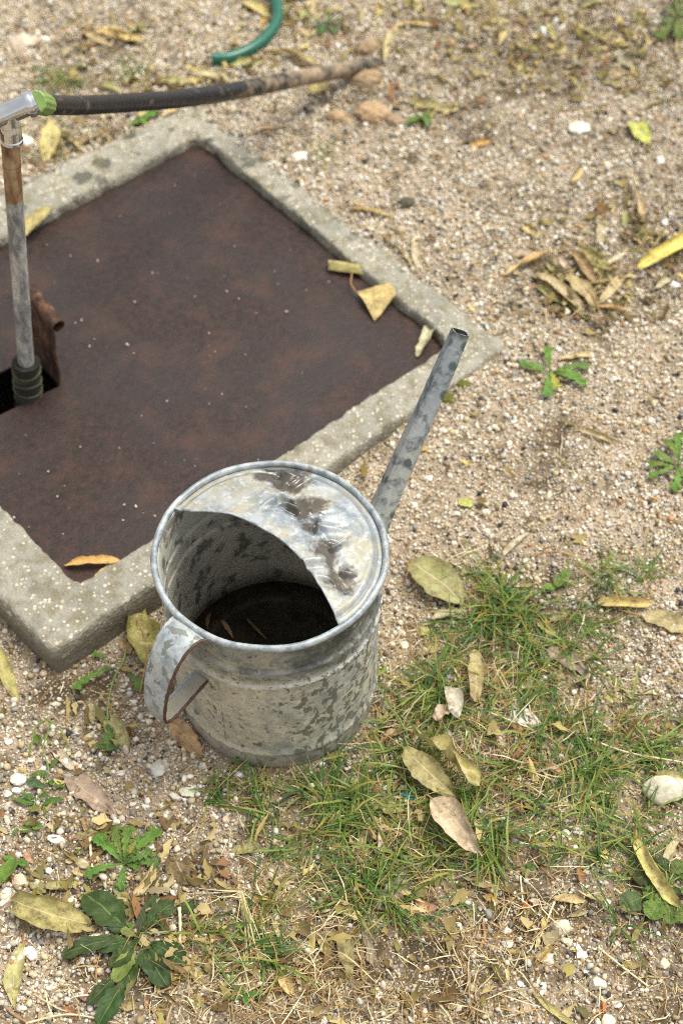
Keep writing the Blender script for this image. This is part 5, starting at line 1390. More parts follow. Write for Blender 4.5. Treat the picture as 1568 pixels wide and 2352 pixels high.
# ------------------------------------------------------------------ stones
SC = dict(c=(.72, .67, .55), w=(.80, .78, .71), t=(.56, .46, .31), g=(.40, .39, .36), pk=(.62, .55, .43), pw=(.73, .70, .60), br=(.34, .23, .13), cl=(.34, .255, .155), oc=(.43, .31, .18), dk=(.10, .08, .06), lw=(.60, .58, .54), ro=(.36, .19, .08))
STONES = [
((1326, 297), 62, 'lw', "white flat stone on the upper right gravel", (1, .75, .35)),
((1524, 1818), 98, 'c', "big cream broken stone at the right edge, largest of all the stones", (1, .72, .75)),
((52, 106), 52, 'pk', "pinkish tan angular stone at the upper left", (1, 1, .7)),
((78, 98), 34, 't', "small tan stone touching the pinkish angular stone", (1, .8, .6)),
((104, 92), 26, 'pw', "off white pebble right of the pinkish angular stone", (1, .8, .6)),
((686, 366), 42, 'w', "white rounded stone beside the frame's right side", (1, .75, .6)),
((55, 328), 46, 'w', "white round stone behind the standpipe's chrome tee", (1, .9, .8)),
((1160, 640 + 75), 30, 'pw', None, (1, 1, 1)),
((845, 116), 56, 'cl', "brown soil clod above the buried end of the black hose", (1, .7, .7)),
((884, 104), 36, 'cl', "small brown clod right of the clod above the hose end", (1, .8, .8)),
((838, 186), 78, 'cl', "large rough soil clod below the buried end of the black hose", (1, .55, .55)),
((772, 270), 40, 'oc', "orange tan clod between frame and the big tan clod", (1, .8, .7)),
((796, 280), 22, 'oc', "small orange clod touching the orange tan one", (1, .8, .7)),
((856, 264), 74, 'oc', "big orange tan clod on the gravel right of the frame", (1, .8, .6)),
((906, 280), 40, 'cl', "tan clod right of the big orange tan clod", (1, .8, .6)),
((932, 468), 42, 'dk', "dark brown lump on the gravel above the frame's right side", (1, .7, .5)),
((1160, 102), 0, 'c', None, (1, 1, 1)),
((1278, 50), 26, 'w', "white pebble near the top edge, right of centre", (1, .8, .6)),
((1247, 76), 22, 'w', "round white pebble below the white pebble near the top", (1, 1, .8)),
((1470, 70), 28, 'lw', "pale bluish pebble near the top right weed", (1, .6, .5)),
((1514, 370), 24, 'w', "white pebble at the right edge of the upper gravel", (1, .9, .7)),
((1546, 658), 26, 'w', "white pebble at the right edge beside the leaf heap", (1, .9, .7)),
((1298, 717), 24, 'c', "cream pebble below the leaf heap", (1, 1, .7)),
((984, 1101), 26, 'w', "white pebble between spout and the round yellow green leaf", (1, .6, .5)),
((1046, 1182), 22, 'c', "cream pebble below the round yellow green leaf", (1, .8, .6)),
((926, 1484), 28, 'c', "cream pebble against the can's right side, lower of two", (1, .7, .5)),
((920, 1455), 22, 'pw', "pale pebble against the can's right side, upper of two", (1, .7, .5)),
((1314, 1722), 28, 'w', "white stone chip in the grass below the mossy pale stone", (1, .8, .6)),
((1334, 1694), 20, 'pk', "pinkish stone chip beside the white stone chip in the grass", (1, .8, .6)),
((1206, 1652), 96, 'lw', "flat mossy pale stone sunk in the grass", (1, .55, .18)),
((1054, 1925), 15, 'w', "tiny white chip in the grass below the large tan twisted leaf", (1, .8, .6)),
((890, 1812), 20, 'pw', "pale chip in the grass below the can", (1, .8, .6)),
# below the can
((549, 1781), 28, 'w', "smooth white grey pebble just under the front of the can", (1, .85, .7)),
((468, 1762), 22, 'c', "cream chip left of the smooth white pebble under the can", (1, .8, .6)),
((431, 1822), 38, 'c', "cream stone left of the grass edge below the can", (1, .75, .6)),
((402, 1832), 30, 'pw', "pale stone touching the cream stone at the grass edge", (1, .7, .6)),
((589, 1828), 28, 'c', "cream chip inside the grass edge below the can", (1, .8, .6)),
((535, 1830), 22, 'c', "cream triangular chip below the smooth white pebble", (1, .8, .6)),
((534, 1806), 25, 'ro', "brown orange pebble below the smooth white pebble", (1, .6, .5)),
((640, 1838), 18, 'c', "small cream chip farthest right below the can", (1, .8, .6)),
((369, 1768), 44, 'lw', "grey lichened stone left of the can's front", (1, 1, .7)),
((204, 1694), 34, 'pk', "long pale stone above the pale cream crescent leaf", (1, .45, .5)),
((42, 1790), 38, 'pw', "off white stone near the left edge", (1, .9, .7)),
((41, 1818), 28, 'w', "oval white stone under the off white stone near the left edge", (1, .6, .6)),
((70, 1808), 24, 'c', "cream stone right of the oval white stone", (1, .8, .6)),
((20, 1824), 24, 'pw', "pale stone at the left edge beside the oval white stone", (1, .8, .6)),
((74, 1747), 21, 'c', "cream pebble above the off white stone near the left edge", (1, .8, .6)),
((20, 1707), 20, 'w', "white pebble at the left edge below the yellow olive leaf", (1, .8, .6)),
((129, 1619), 21, 'c', "cream long pebble below the frame's front corner", (1, .6, .6)),
((61, 1547), 15, 'pw', "small pale chip left of the frame's front corner", (1, .8, .6)),
((308, 1613), 19, 'pw', "pale pebble under the can's handle", (1, .8, .6)),
((336, 1853), 19, 'w', "white egg shaped pebble right of the grey tan leaf's tip", (1, .65, .6)),
((307, 1847), 17, 'c', "cream pebble left of the white egg shaped pebble", (1, .8, .6)),
((280, 1776), 22, 'c', "cream chip above the grey tan pointed leaf", (1, .8, .6)),
((254, 1796), 20, 't', "tan chip beside the grey tan pointed leaf", (1, .8, .6)),
((130, 1932), 44, 'w', "white flat angular stone above the litter at lower left", (1, .5, .5)),
((190, 1988), 40, 't', "tan wedge shaped stone left of the toothed dandelion", (1, .6, .6)),
((70, 2190), 36, 'w', "white lumpy stone touching the olive lengthwise leaf", (1, .8, .6)),
((50, 2026), 42, 'pk', "cream pink stone above the largest curled leaf", (1, .85, .7)),
((17, 2052), 28, 'w', "white stone at the left edge above the largest curled leaf", (1, .8, .7)),
((8, 2076), 20, 'w', "small white stone at the left edge under the white stone", (1, .8, .7)),
((165, 2070), 26, 'pw', "pale round stone right of the largest curled leaf's top", (1, .9, .8)),
((240, 2070), 28, 'pw', "pale round stone above the rosette", (1, .8, .7)),
((211, 2227), 19, 'w', "white pebble below the left arm of the rosette", (1, .8, .7)),
((227, 2154), 24, 'pk', "pink pebble left of the rosette's heart", (1, .8, .7)),
((129, 2277), 19, 'w', "white pebble right of the olive lengthwise leaf's lower end", (1, .8, .7)),
((319, 1937), 19, 'w', "white pebble above the toothed dandelion, left one", (1, .8, .7)),
((349, 1944), 28, 'pw', "pale stone above the toothed dandelion, right one", (1, .7, .7)),
((114, 2000), 19, 'pw', "pale pebble left of the tan wedge shaped stone", (1, .8, .7)),
((158, 2144), 28, 'c', "cream stone below the largest curled leaf's tip", (1, .6, .6)),
((31, 2128), 24, 'c', "cream stone below the middle of the largest curled leaf", (1, .8, .6)),
((120, 2088 + 60), 0, 'c', None, (1, 1, 1)),
((196, 1912 + 24), 24, 'c', "cream stone right of the white flat angular stone", (1, .6, .5)),
((372, 2280), 16, 'pw', "pale chip below the bright orange cupped leaf", (1, .8, .7)),
# lower right
((1285, 2132), 44, 'pk', "tan square stone on the dark soil at lower right", (1, .95, .6)),
((1300, 2163), 28, 'c', "cream stone touching the tan square stone", (1, .6, .6)),
((1162, 2170), 30, 'w', "white oval stone left of the folded golden brown leaf", (1, .8, .6)),
((1162, 2138), 24, 'w', "white pebble above the white oval stone", (1, .7, .6)),
((1193, 2158), 15, 'w', "small white pebble right of the white oval stone", (1, .8, .7)),
((1371, 2264), 54, 'c', "large cream stone at the lower right", (1, .65, .6)),
((1260, 2207), 28, 'pw', "pale stone touching the folded golden brown leaf", (1, .9, .7)),
((1211, 2207), 20, 'c', "cream pebble left of the folded golden brown leaf", (1, .8, .7)),
((1414, 2308), 30, 'w', "white stone right of the orange clay chip", (1, .6, .6)),
((1396, 2346), 40, 'c', "cream stone at the bottom edge near the orange clay chip", (1, .8, .6)),
((1520, 2216), 30, 'pk', "pinkish stone at the lower right edge", (1, .9, .7)),
((1194, 2260), 20, 'w', "white pebble above the blurred lower snail shell", (1, .8, .7)),
((870, 2292), 30, 'w', "smooth pearly white pebble at the bottom centre", (.8, 1, .6)),
((1324, 2214), 18, 'lw', "grey white pebble under the white shard", (1, .9, .7)),
((1376, 2184), 14, 'pw', "small pale pebble right of the white shard", (1, .9, .7)),
((1393, 2072), 16, 'w', "white pebble right of the flat golden tan strip", (1, .9, .7)),
((1402, 1918 + 152), 0, 'c', None, (1, 1, 1)),
((1300, 1916), 22, 'pw', "pale pebble beside the white stone left of the round leaved weed", (1, .8, .7)),
((1326, 1912), 24, 'w', "white stone left of the round leaved weed", (1, .8, .7)),
((970, 2160), 14, 'w', "small white pebble right of the salmon pink leaf", (1, .8, .6)),
((1180, 2204 + 12), 20, 'dk', "dark brown pebble left of the folded golden brown leaf", (1, .9, .7)),
]
GS = "loose stones on the ground"
stone_n = 0
for (uv_, size, ck, lab, sc) in STONES:
    if not size: continue
    if lab is None: continue
    stone_n += 1
    rs = np.random.default_rng(200 + stone_n)
    p = GP(*uv_)
    depth = float(np.dot(p - np.array([0, 0, CAM_H]), np.array([0, math.cos(CAM_T), -math.sin(CAM_T)])))
    rad = size * depth / CAM_F / 2 * 1.08
    clod = ck in ('cl', 'oc', 'dk')
    v = ICO4.copy()
    if not clod:
        for _ in range(13):
            nn = rs.normal(size=3); nn /= np.linalg.norm(nn); hh = rs.uniform(.52, .88); dd = v @ nn
            v = v - (np.where(dd > hh, (dd - hh) * .92, 0))[:, None] * nn
    v = v * (1 + (.5 if clod else .28) * (fbm(v + stone_n * 3.3, 1.6 if not clod else 2.4, stone_n, 4) - .5))[:, None]
    v = v * (1 + (.45 if clod else .10) * (fbm(v + stone_n, 6, stone_n + 3, 3) - .5))[:, None]
    v = v * np.array(sc) * rad
    o = mesh_np("soil_clod" if clod else "stone", v, ICO4F, M['stone'], loc=p + np.array([0, 0, v[:, 2].max() * (.12 if clod else .45)]), rot=(0, 0, rs.uniform(-.5, .5)))
    o.color = (*[float(q * rs.uniform(.95, 1.05)) for q in SC[ck]], 1)
    tag(o, lab, "clod" if clod else "stone", GS)
# white shard, clay chip, teal plastic
def chip(name, outline, thick, mat, label, cat, dz=.003, tilt=(0, 0)):
    P = np.array([GP(u, v, dz) for u, v in outline]); c = P.mean(0); Q = P - c; Q[:, 2] = Q[:, 0] * tilt[0] + Q[:, 1] * tilt[1]
    n = len(Q); sm = Q * .86
    Vv = np.concatenate([Q, sm + [0, 0, thick / 2], Q - [0, 0, thick / 2]])
    F = [tuple(range(n, 2 * n))] + [(k, (k + 1) % n, n + (k + 1) % n, n + k) for k in range(n)] + [(2 * n + k, 2 * n + (k + 1) % n, (k + 1) % n, k) for k in range(n)]
    if np.cross(Q[1] - Q[0], Q[2] - Q[1])[2] < 0: F = [f[::-1] for f in F]
    o = mesh_np(name, Vv, F, mat, loc=c, smooth=False)
    return tag(o, label, cat)
M['china'] = mat_simple("white_china", (.80, .80, .82), .35, 0, 90, .05, .05)
chip("china_shard", [(1314, 2167), (1326, 2164), (1334, 2178), (1349, 2194), (1347, 2200), (1318, 2201), (1322, 2188)], .003, M['china'], "bright white angular china shard on the dark soil at lower right", "shard")
chip("clay_chip", [(1381, 2300), (1386, 2299), (1390, 2330), (1383, 2332)], .005, M['clay'], "thin orange red clay chip near the bottom right", "chip")
chip("clay_chip", [(1199, 2074), (1209, 2070), (1213, 2080), (1206, 2090), (1198, 2086)], .006, M['clay'], "small round orange chip beside the snail shell", "chip")
chip("plastic_scrap", [(918, 1826), (934, 1815), (951, 1828), (953, 1840), (935, 1837)], .0012, M['teal'], "scrap of teal plastic in the grass below the broad olive leaf", "plastic scrap", dz=.006, tilt=(.3, .2))
# snail shells: a coiled, growing tube
M['shell'] = mat_simple("snail_shell", (.40, .29, .20), .45, 0, 160, .45, .2)
M['shell_pale'] = mat_simple("bleached_snail_shell", (.64, .55, .42), .55, 0, 160, .3, .2)
def shell(uv_, px, mat, label):
    p = GP(*uv_); depth = float(np.dot(p - np.array([0, 0, CAM_H]), np.array([0, math.cos(CAM_T), -math.sin(CAM_T)]))); rad = px * depth / CAM_F / 2
    a = np.linspace(0, 2 * np.pi * 3.3, 110); k = np.exp(.17 * (a - a[-1]))
    pth = np.stack([k * rad * .66 * np.cos(a), k * rad * .66 * np.sin(a), rad * .34 + (1 - k) * rad * .28], -1)
    Vv, F, U = tube(pth, k * rad * .36 + .0002, 14)
    tag(mesh_np("snail_shell", Vv, F, mat, loc=p + [0, 0, .001], rot=(random.uniform(-.2, .2), .1, random.uniform(0, 6))), label, "snail shell", "empty snail shells")
shell((1226, 2079), 30, M['shell'], "brown striped snail shell on the dark soil beside an orange chip")
shell((1205, 2322), 36, M['shell'], "dull brown snail shell near the bottom edge")
shell((183, 1739), 25, M['shell_pale'], "bleached round snail shell beside the pale cream crescent leaf")
shell((472, 1850 + 288 - 108 - 180 + 10), 15, M['shell_pale'], "tiny pale snail shell at the grass edge below the can")

# ------------------------------------------------------------------ weeds: every leaf blade a part of its plant
def green_blade(L, W, kind, seed, curl=.35, bend=.7, twist=.3):
    rs = np.random.default_rng(seed)
    nu = 46 if kind in ('tooth', 'obov') else 24; nv = 9
    Vv, F, uv = leaf_blade(L, W, curl, bend, twist, 'broad' if kind in ('tooth',) else kind, seed, .10, .15, 0, nu, nv)
    if kind == 'tooth':
        t = np.linspace(0, 1, nu)
        ph = t * rs.uniform(5.2, 7.0) + rs.random(); saw = 1 - (ph % 1.0)
        prof = np.interp(t, [0, .12, .3, .7, .9, 1], [.10, .16, .55, 1.0, .8, .06]) * (.42 + .58 * saw * np.interp(t, [0, .85, 1], [1, 1, .3]) + .45 * (t > .82))
        A = Vv.reshape(nu, nv, 3); mid = A[:, nv // 2:nv // 2 + 1]
        base = np.maximum(leaf_shape(t, 'broad'), .03)
        A = mid + (A - mid) * np.clip(prof / base, .05, 3.0)[:, None, None]
        Vv = A.reshape(-1, 3); Vv[:, 1] *= .82 if L > .045 else 1.1
    if kind == 'obov':
        Vv[:, 1] *= 1.0
        t = np.linspace(0, 1, nu); A = Vv.reshape(nu, nv, 3); mid = A[:, nv // 2:nv // 2 + 1]
        A = mid + (A - mid) * (1 + .06 * np.sin(t * 27 + seed) * np.interp(t, [0, .3, .9, 1], [0, 1, 1, 0]))[:, None, None]
        Vv = A.reshape(-1, 3)
    if kind == 'petiole':
        pass
    return Vv, F, uv
GC = dict(bright=(.115, .215, .035), mid=(.095, .165, .032), dark=(.040, .068, .018), olive=(.16, .21, .05), yel=(.34, .36, .05), blue=(.07, .13, .05))
def weed(name, centre, leaves, label, cat="weed", group=None, kind='tooth', colr='bright', wf=.3, rise=.15, dz=.003, stalks=False):
    """leaves: (tip px, width factor or None, colour or None)"""
    c = GP(*centre, dz)
    e = empty(name, c); tag(e, label, cat, group)
    for k, lf in enumerate(leaves):
        tip = lf[0]; w = lf[1] if len(lf) > 1 and lf[1] else wf; cl = lf[2] if len(lf) > 2 and lf[2] else colr; kd = lf[3] if len(lf) > 3 else kind
        st = lf[4] if len(lf) > 4 else None
        a = GP(*st, dz) if st else c
        q = GP(*tip, dz + .002); d = q - a; L = float(np.hypot(d[0], d[1]))
        sd_ = 900 + int(centre[0]) * 3 + k * 7
        if kd == 'spoon':                   # stalk, then a rounded blade
            bl = min(L * .55, .024); s0 = a + d * (1 - bl / L)
            Vv, F, uv = green_blade(bl, bl * (w + .35), 'round' if w > .3 else 'oval', sd_, .3, .5)
            pth = catmull([a - c, (a + s0) / 2 - c + np.array([0, 0, .006]), s0 - c + np.array([0, 0, .006])], 10)
            o = mesh_np("leaf", Vv, F, M['green'], parent=e, uv=uv, loc=s0 - c + np.array([0, 0, .005]), rot=(0, -.05, math.atan2(d[1], d[0])))
            Vs, Fs, Us = tube(pth, .0011, 6); ss = mesh_np("stalk", Vs, Fs, M['stem'], parent=e)
        else:
            Vv, F, uv = green_blade(L, L * w, kd, sd_, .35, (.45 if kd == 'obov' else .9) if L > .03 else .4)
            low = np.percentile(Vv[:, 2], 10)
            Vv[:, 2] -= min(low, 0)
            o = mesh_np("leaf", Vv, F, M['green'], parent=e, uv=uv, loc=a - c + np.array([0, 0, .0015 * (k % 4)]), rot=(random.uniform(-.15, .15), -math.atan2(d[2], L) - rise * .2, math.atan2(d[1], d[0])))
        rs = np.random.default_rng(sd_); o.color = (*[float(q_ * rs.uniform(.85, 1.18)) for q_ in GC[cl]], 1)
    return e
def stem_part(e, pts, rad=.0011, mat='stem'):
    c = np.array(e.location)
    P = catmull([GP(u, v, h) - c for u, v, h in pts], 30)
    Vs, Fs, Us = tube(P, np.linspace(rad, rad * .7, 30), 7)
    mesh_np("stem", Vs, Fs, M[mat], parent=e)
weed("dandelion", (1262, 858), [((1352, 842), .30), ((1346, 888), .30), ((1330, 868), .26), ((1258, 800), .42), ((1190, 838), .24), ((1204, 846), .2), ((1256, 916), .42), ((1278, 900), .3, 'yel'), ((1300, 850), .4)], "small bright green dandelion on bare gravel right of the spout tip", "dandelion", colr='bright')
weed("dandelion", (1556, 1072), [((1482, 1070), .3), ((1486, 1102), .26), ((1500, 1040), .34), ((1524, 1016), .34), ((1548, 1130), .3), ((1590, 1120), .3), ((1600, 1040), .3), ((1556, 1000), .32)], "bright green dandelion cut by the right edge at mid height", "dandelion", colr='bright')
weed("dandelion", (1556, 50), [((1506, 92), .4), ((1516, 52), .4), ((1530, 20), .4), ((1556, 98), .4), ((1590, 80), .4), ((1590, 10), .4), ((1560, -6), .4)], "bright green weed in the top right corner", "dandelion", colr='mid')
weed("dandelion", (285, 1905 + 88), [], "x", "dandelion") if False else None
weed("dandelion", (288, 1993 - 5), [((228, 1908), .36), ((262, 1900), .36), ((218, 1926), .28), ((300, 1900), .3, 'bright'), ((370, 1906), .34), ((330, 1925), .34, 'bright'), ((196, 2016), .26), ((352, 1958), .34, 'mid'), ((368, 1985), .34, 'mid'), ((276, 2048), .42), ((322, 2002), .4, 'mid'), ((296, 1940), .5)], "toothed bright green dandelion rosette at the lower left", "dandelion", colr='bright')
weed("dandelion", (282, 1530), [((302, 1392), .20, 'bright', 'tooth', (288, 1480)), ((213, 1505), .4, 'bright', 'tooth', (250, 1514)), ((168, 1588), .26, 'bright', 'tooth', (262, 1538)), ((238, 1535), .4, 'bright', 'tooth', (262, 1538)), ((326, 1588), .36, 'mid', 'tooth', (294, 1545)), ((248, 1728), .55, 'mid', 'tooth', (246, 1662))],
     "lanky dandelion with a long stem between frame corner and can handle", "dandelion")
stem_part(bpy.data.objects[[o.name for o in bpy.data.objects if o.name.startswith("dandelion")][-1]], [(290, 1490, .012), (283, 1520, .006), (262, 1560, .010), (250, 1610, .012), (246, 1665, .008)], .0014)
weed("broad_leaved_weed", (322, 2160), [((194, 2056), .50, 'dark', 'obov'), ((230, 2100), .38, None, 'obov'), ((365, 2062), .42, 'dark', 'obov'), ((402, 2078), .40, 'dark', 'obov'), ((455, 2072), .34, 'dark', 'obov', (380, 2110)), ((142, 2200), .26, 'dark', 'obov'), ((222, 2178), .45, 'dark', 'obov'), ((255, 2222), .55, 'dark', 'obov'),
     ((428, 2218), .46, 'dark', 'obov'), ((386, 2268), .46, 'dark', 'obov'), ((200, 2312), .30, 'dark', 'obov', (290, 2215)), ((226, 2362), .34, 'dark', 'obov', (305, 2225)), ((310, 2268), .5, 'dark', 'obov'), ((306, 2122), .45, 'mid', 'obov', (284, 2155)), ((340, 2100), .4, 'dark', 'obov'), ((278, 2140), .45, 'olive', 'obov'), ((372, 2190), .5, 'dark', 'obov'), ((350, 2240), .45, 'dark', 'obov'), ((270, 2190), .5, 'dark', 'obov'), ((262, 2260), .4, 'olive', 'obov')],
     "large dark green broad leaved rosette at the lower left", "weed", colr='dark', kind='obov')
weed("round_leaved_weed", (1530, 2035), [((1450, 2020), .55, 'dark', 'spoon'), ((1428, 2092), .6, 'blue', 'spoon'), ((1482, 2068), .6, 'mid', 'spoon'), ((1490, 2115), .62, 'mid', 'spoon'), ((1535, 2128), .5, 'mid', 'spoon'), ((1578, 2128), .6, 'mid', 'spoon'), ((1560, 1980), .6, 'mid', 'spoon'), ((1478, 1990), .6, 'dark', 'spoon'), ((1600, 2060), .6, 'mid', 'spoon'),
     ((1465, 2040), .5, 'dark', 'spoon'), ((1500, 2040), .6, 'dark', 'spoon'), ((1510, 2085), .5, 'bright', 'spoon'), ((1556, 2055), .6, 'dark', 'spoon'), ((1520, 1972), .5, 'dark', 'spoon'), ((1590, 2000), .6, 'mid', 'spoon')],
     "round leaved green weed at the lower right edge", "weed", kind='spoon', colr='mid')
w = weed("trailing_weed", (118, 1790), [((68, 1782), .4, 'mid', 'lance', (112, 1776)), ((112, 1810), .3, 'blue', 'lance', (60, 1796)), ((140, 1740), .34, 'mid', 'lance', (116, 1766)), ((50, 1825), .35, 'mid', 'lance', (80, 1838)), ((30, 1832), .3, 'mid', 'lance', (78, 1846)), ((150, 1810), .3, 'mid', 'lance', (112, 1795)), ((150, 1840), .3, 'mid', 'lance', (100, 1850)), ((120, 1822), .4, 'mid', 'lance', (92, 1836)),
     ((74, 1870), .5, 'mid', 'oval', (88, 1850)), ((110, 1870), .4, 'bright', 'lance', (104, 1850)), ((90, 1716), .5, 'mid', 'lance', (84, 1690)), ((60, 1900), .5, 'bright', 'oval', (74, 1894)), ((48, 1912), .6, 'bright', 'oval', (70, 1900)), ((98, 1900), .6, 'bright', 'oval', (76, 1898)), ((30, 1920), .5, 'mid', 'oval', (44, 1906)),
     ((112, 1690), .4, 'yel', 'lance', (104, 1704)), ((118, 1708), .4, 'yel', 'lance', (106, 1702))],
     "thin trailing weed with narrow green leaves and yellowing stems near the left edge", "weed", kind='lance', colr='mid')
stem_part(w, [(70, 1735, .003), (82, 1672, .016), (112, 1655, .020), (145, 1686, .012), (156, 1720, .004)], .0010)
stem_part(w, [(116, 1656, .018), (108, 1690, .012), (100, 1720, .010), (112, 1776, .006), (80, 1846, .004), (60, 1905, .003)], .0009)
weed("small_weed", (326, 278), [((296, 290), .5, 'bright'), ((312, 266), .5, 'bright'), ((360, 262), .4, 'bright'), ((340, 292), .4, 'bright'), ((372, 258), .3, 'mid')], "small bright green weed at the frame's far corner under the black hose", "weed", kind='oval')
weed("small_weed", (752, 58), [((716, 68), .4, 'blue'), ((724, 48), .5, 'blue'), ((756, 38), .4, 'mid'), ((786, 52), .4, 'blue'), ((774, 76), .4, 'blue'), ((738, 82), .4, 'blue')], "grey green weed on the upper gravel right of the green hose", "weed", kind='tooth', colr='blue')
weed("small_weed", (966, 272), [((932, 288), .5, 'mid'), ((950, 262), .4, 'mid'), ((992, 262), .4, 'mid'), ((990, 296), .4, 'mid'), ((972, 290), .4, 'mid')], "faint green weed right of the tan clods", "weed", kind='oval')
weed("small_weed", (1276, 1350), [((1240, 1352), .5, 'bright'), ((1304, 1306), .4, 'bright'), ((1270, 1330), .4, 'olive')], "seedling with two light green leaves in the upper part of the grass patch", "weed", kind='oval')
weed("small_weed", (560, 2290), [((530, 2258), .35, 'mid'), ((510, 2296), .3, 'mid'), ((604, 2282), .3, 'mid'), ((574, 2316), .35, 'mid'), ((552, 2262), .4, 'bright')], "pale green sprig among the leaf crumbs at the bottom left", "weed", kind='lance')
weed("small_weed", (1214, 1996), [((1198, 2012), .5, 'mid'), ((1232, 1990), .5, 'mid'), ((1206, 1986), .5, 'mid')], "tiny two leaved green weed above the snail shell", "weed", kind='oval')
weed("small_weed", (36, 2000 - 20), [((20, 2000), .5, 'bright'), ((66, 1990), .5, 'bright'), ((6, 1972), .4, 'bright'), ((2, 2035), .5, 'mid')], "little bright green weed at the left edge above the cream pink stone", "weed", kind='oval')
weed("small_weed", (165, 1990), [((150, 2018 - 30), .0, None)] if False else [((184, 1936), .3, 'mid', 'lance', (192, 1920)), ((176, 1960), .4, 'bright', 'oval', (186, 1950))], "narrow green leaf pair between the white angular and the tan wedge shaped stones", "weed", kind='lance')
# one tuft with long arching blades on the bare soil
e = empty("grass_tuft", GP(1418, 2130)); tag(e, "lone grass tuft with six long arching blades on bare soil at lower right", "grass tuft")
c0_ = np.array(e.location)
for tipx in [((1386, 2060), (1360, 1996)), ((1470, 2134), (1568, 2172)), ((1462, 2186), (1494, 2258)), ((1404, 2160), (1398, 2176)), ((1394, 2118), (1372, 2108)), ((1376, 2070), (1320, 2020))]:
    a = GP(*tipx[0], .016) - c0_; b = GP(*tipx[1], .004) - c0_
    P = catmull([(0, 0, .001), a * .5 + np.array([0, 0, .006]), a, b], 24); sd2 = np.cross(P[-1] - P[0], (0, 0, 1)); sd2 /= np.linalg.norm(sd2)
    wv_ = .0013 * np.interp(np.linspace(0, 1, 24), [0, .2, .8, 1], [.7, 1, .8, .05])
    A = P + sd2 * wv_[:, None]; B = P - sd2 * wv_[:, None]; Cc_ = P - np.array([0, 0, .0005])
    Vv = np.stack([A, Cc_, B], 1).reshape(-1, 3)
    mesh_np("blade", Vv, grid_faces(24, 3), M['green'], parent=e, uv=np.stack([np.repeat(np.linspace(0, 1, 24), 3), np.tile([.2, .6, .9], 24)], -1)).color = (.07, .15, .03, 1)
# ------------------------------------------------------------------ straws, twigs, moss
M['pale_straw'] = mat_simple("pale_straw", (.64, .53, .34), .6, 0, 120, .25)
M['twig'] = mat_simple("twig_bark", (.25, .16, .09), .75, 0, 120, .4, .4)
M['moss'] = mat_simple("moss", (.10, .10, .012), .9, 0, 260, .5, .8)
def stick(name, pts, rad, mat, label, cat, group=None):
    P = [GP(u, v, h) for u, v, h in pts]; c = P[0].copy()
    P = catmull([p - c for p in P], 26)
    Vs, Fs, Us = tube(P, rad * (1 + .15 * np.sin(np.arange(26) * 1.1)) * np.linspace(1, .7, 26), 8)
    tag(mesh_np(name, Vs, Fs, M[mat], loc=c), label, cat, group)
GT = "loose straws on the ground"
stick("straw_stem", [(1194, 2012, .006), (1200, 2070, .005), (1212, 2142, .003)], .0011, 'pale_straw', "straight pale straw leaning down past the brown striped snail shell", "straw", GT)
stick("straw_stem", [(1273, 2070, .006), (1254, 2116, .004), (1232, 2170, .003)], .0013, 'pale_straw', "pale straw left of the tan square stone", "straw", GT)
stick("straw_stem", [(1373, 2176, .003), (1430, 2222, .005), (1488, 2266, .003)], .0013, 'pale_straw', "long pale straw right of the white china shard", "straw", GT)
stick("straw_stem", [(207, 1922, .004), (209, 1960, .006), (212, 1992, .003)], .0018, 'pale_straw', "short thick cream straw left of the toothed dandelion", "straw", GT)
stick("straw_stem", [(1344, 1694, .008), (1440, 1728, .012), (1562, 1750, .010)], .0013, 'pale_straw', "long bleached straw in the grass pointing to the right edge", "straw", GT)
stick("straw_stem", [(412, 2084, .010), (414, 2120, .008), (413, 2180, .004)], .0020, 'pale_straw', "split cream straw standing right of the dark green rosette", "straw", GT)
stick("straw_stem", [(104, 2276, .002), (112, 2310, .006), (126, 2345, .003)], .0010, 'pale_straw', "thin white straw near the bottom left corner", "straw", GT)
stick("straw_stem", [(93, 2310, .002), (90, 2335, .004), (88, 2362, .003)], .0012, 'stalk', "brownish straw below the olive lengthwise leaf", "straw", GT)
stick("straw_stem", [(60, 2350, .004), (160, 2330, .006), (280, 2352, .003)], .0012, 'pale_straw', "bent straw along the bottom edge at the left", "straw", GT)
stick("straw_stem", [(1270, 2020, .004), (1240, 1990, .006), (1220, 1960, .003)], .0010, 'stalk', "brown thin stalk above the flat golden tan strip", "straw", GT)
stick("twig", [(1276, 1706, .006), (1300, 1682, .008), (1330, 1654, .004)], .0018, 'twig', "short brown forked twig beside the mossy pale stone", "twig")
stick("twig", [(1220, 1280, .002), (1255, 1268, .010), (1300, 1272, .010), (1340, 1306, .002)], .0013, 'stalk', "arched reddish brown stalk above the grass patch", "twig")
stick("twig", [(1300, 2128 + 20, .003), (1330, 2130, .004), (1348, 2122, .003)], .0014, 'twig', "brown twig right of the tan square stone", "twig")
stick("twig", [(1100, 2182, .003), (1112, 2150, .004), (1108, 2120, .003)], .0022, 'stalk', "orange brown bark sliver on soil left of the white oval stone", "twig")
stick("twig", [(170, 1890 + 40, .003), (205, 1918, .006), (240, 1900, .003)], .0016, 'twig', "brown twig below the grey tan pointed leaf", "twig")
stick("twig", [(196, 1925, .004), (240, 1902 + 20, .004), (262, 1925 - 30, .004)], .0012, 'stem', "green lichened twig left of the toothed dandelion", "twig") if False else None
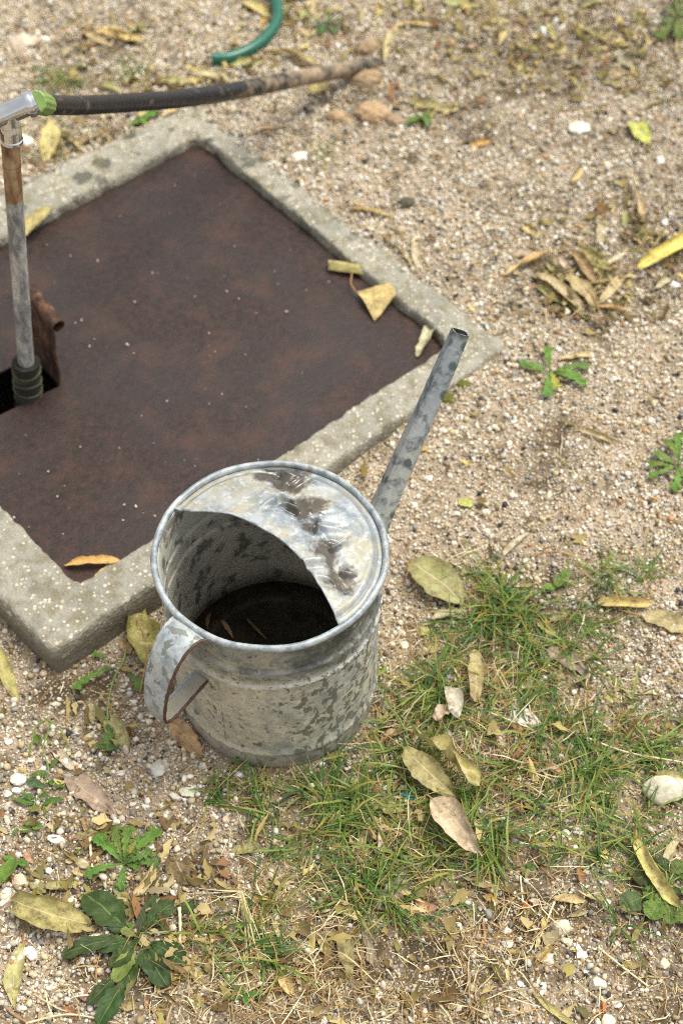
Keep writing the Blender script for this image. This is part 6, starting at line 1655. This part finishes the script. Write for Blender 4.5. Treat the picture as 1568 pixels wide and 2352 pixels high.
stick("twig", [(10, 2310, .002), (40, 2335, .005), (80, 2356, .003)], .0020, 'twig', "dark twig in the bottom left corner", "twig")
stick("twig", [(1534, 1960, .004), (1550, 1930, .006), (1580, 1950, .004)], .0022, 'twig', "dark grey twig at the right edge behind the small tan rolled leaf", "twig")
stick("twig", [(862, 1040, .002), (905, 1028, .004), (935, 1008, .003)], .0013, 'stalk', "thin reddish twig along the frame left of the spout", "twig") if False else None
# the pale dried tuft
e = empty("dried_tuft", GP(556, 2050)); tag(e, "bleached dry grass tuft fanning down left of the green tuft", "dry tuft"); c0_ = np.array(e.location)
for k in range(16):
    uu = 560 + random.gauss(20, 14); vv = 2150 + random.gauss(40, 26)
    P = catmull([(0, 0, .003), GP(560 + (uu - 560) * .4, 2050 + (vv - 2050) * .45, random.uniform(.008, .02)) - c0_, GP(uu, vv, .003) - c0_], 16)
    Vs, Fs, Us = tube(P, np.linspace(.0008, .0004, 16), 6)
    mesh_np("blade", Vs, Fs, M['pale_straw'], parent=e)
for k in range(9):
    uu = 556 + random.uniform(-130, 30); vv = 2050 + random.uniform(-40, 110)
    P = catmull([(0, 0, .003), GP((556 + uu) / 2, (2050 + vv) / 2, random.uniform(.006, .014)) - c0_, GP(uu, vv, .003) - c0_], 16)
    Vs, Fs, Us = tube(P, np.linspace(.0008, .0004, 16), 6)
    mesh_np("blade", Vs, Fs, M['pale_straw'], parent=e)
# moss cushions at the frame's outer edge
def moss(uv_, px, label):
    p = GP(*uv_); v = ICO3.copy(); depth = 1.95; rad = px * depth / CAM_F / 2
    v = v * (1 + .5 * (fbm(v + uv_[0], 3, 5, 4) - .5))[:, None] * np.array([1, .8, .45]) * rad
    tag(mesh_np("moss_cushion", v, ICO3F, M['moss'], loc=p), label, "moss", "moss at the frame's edge")
moss((1062, 882), 34, "olive green moss cushion beside the spout by the frame's edge")
moss((1030, 915), 40, "dull moss patch between spout and frame corner")
moss((765, 1052), 26, "mossy lump at the frame's edge just behind the can's rim")
moss((835, 1030), 24, "dark moss at the frame's front edge left of the spout")
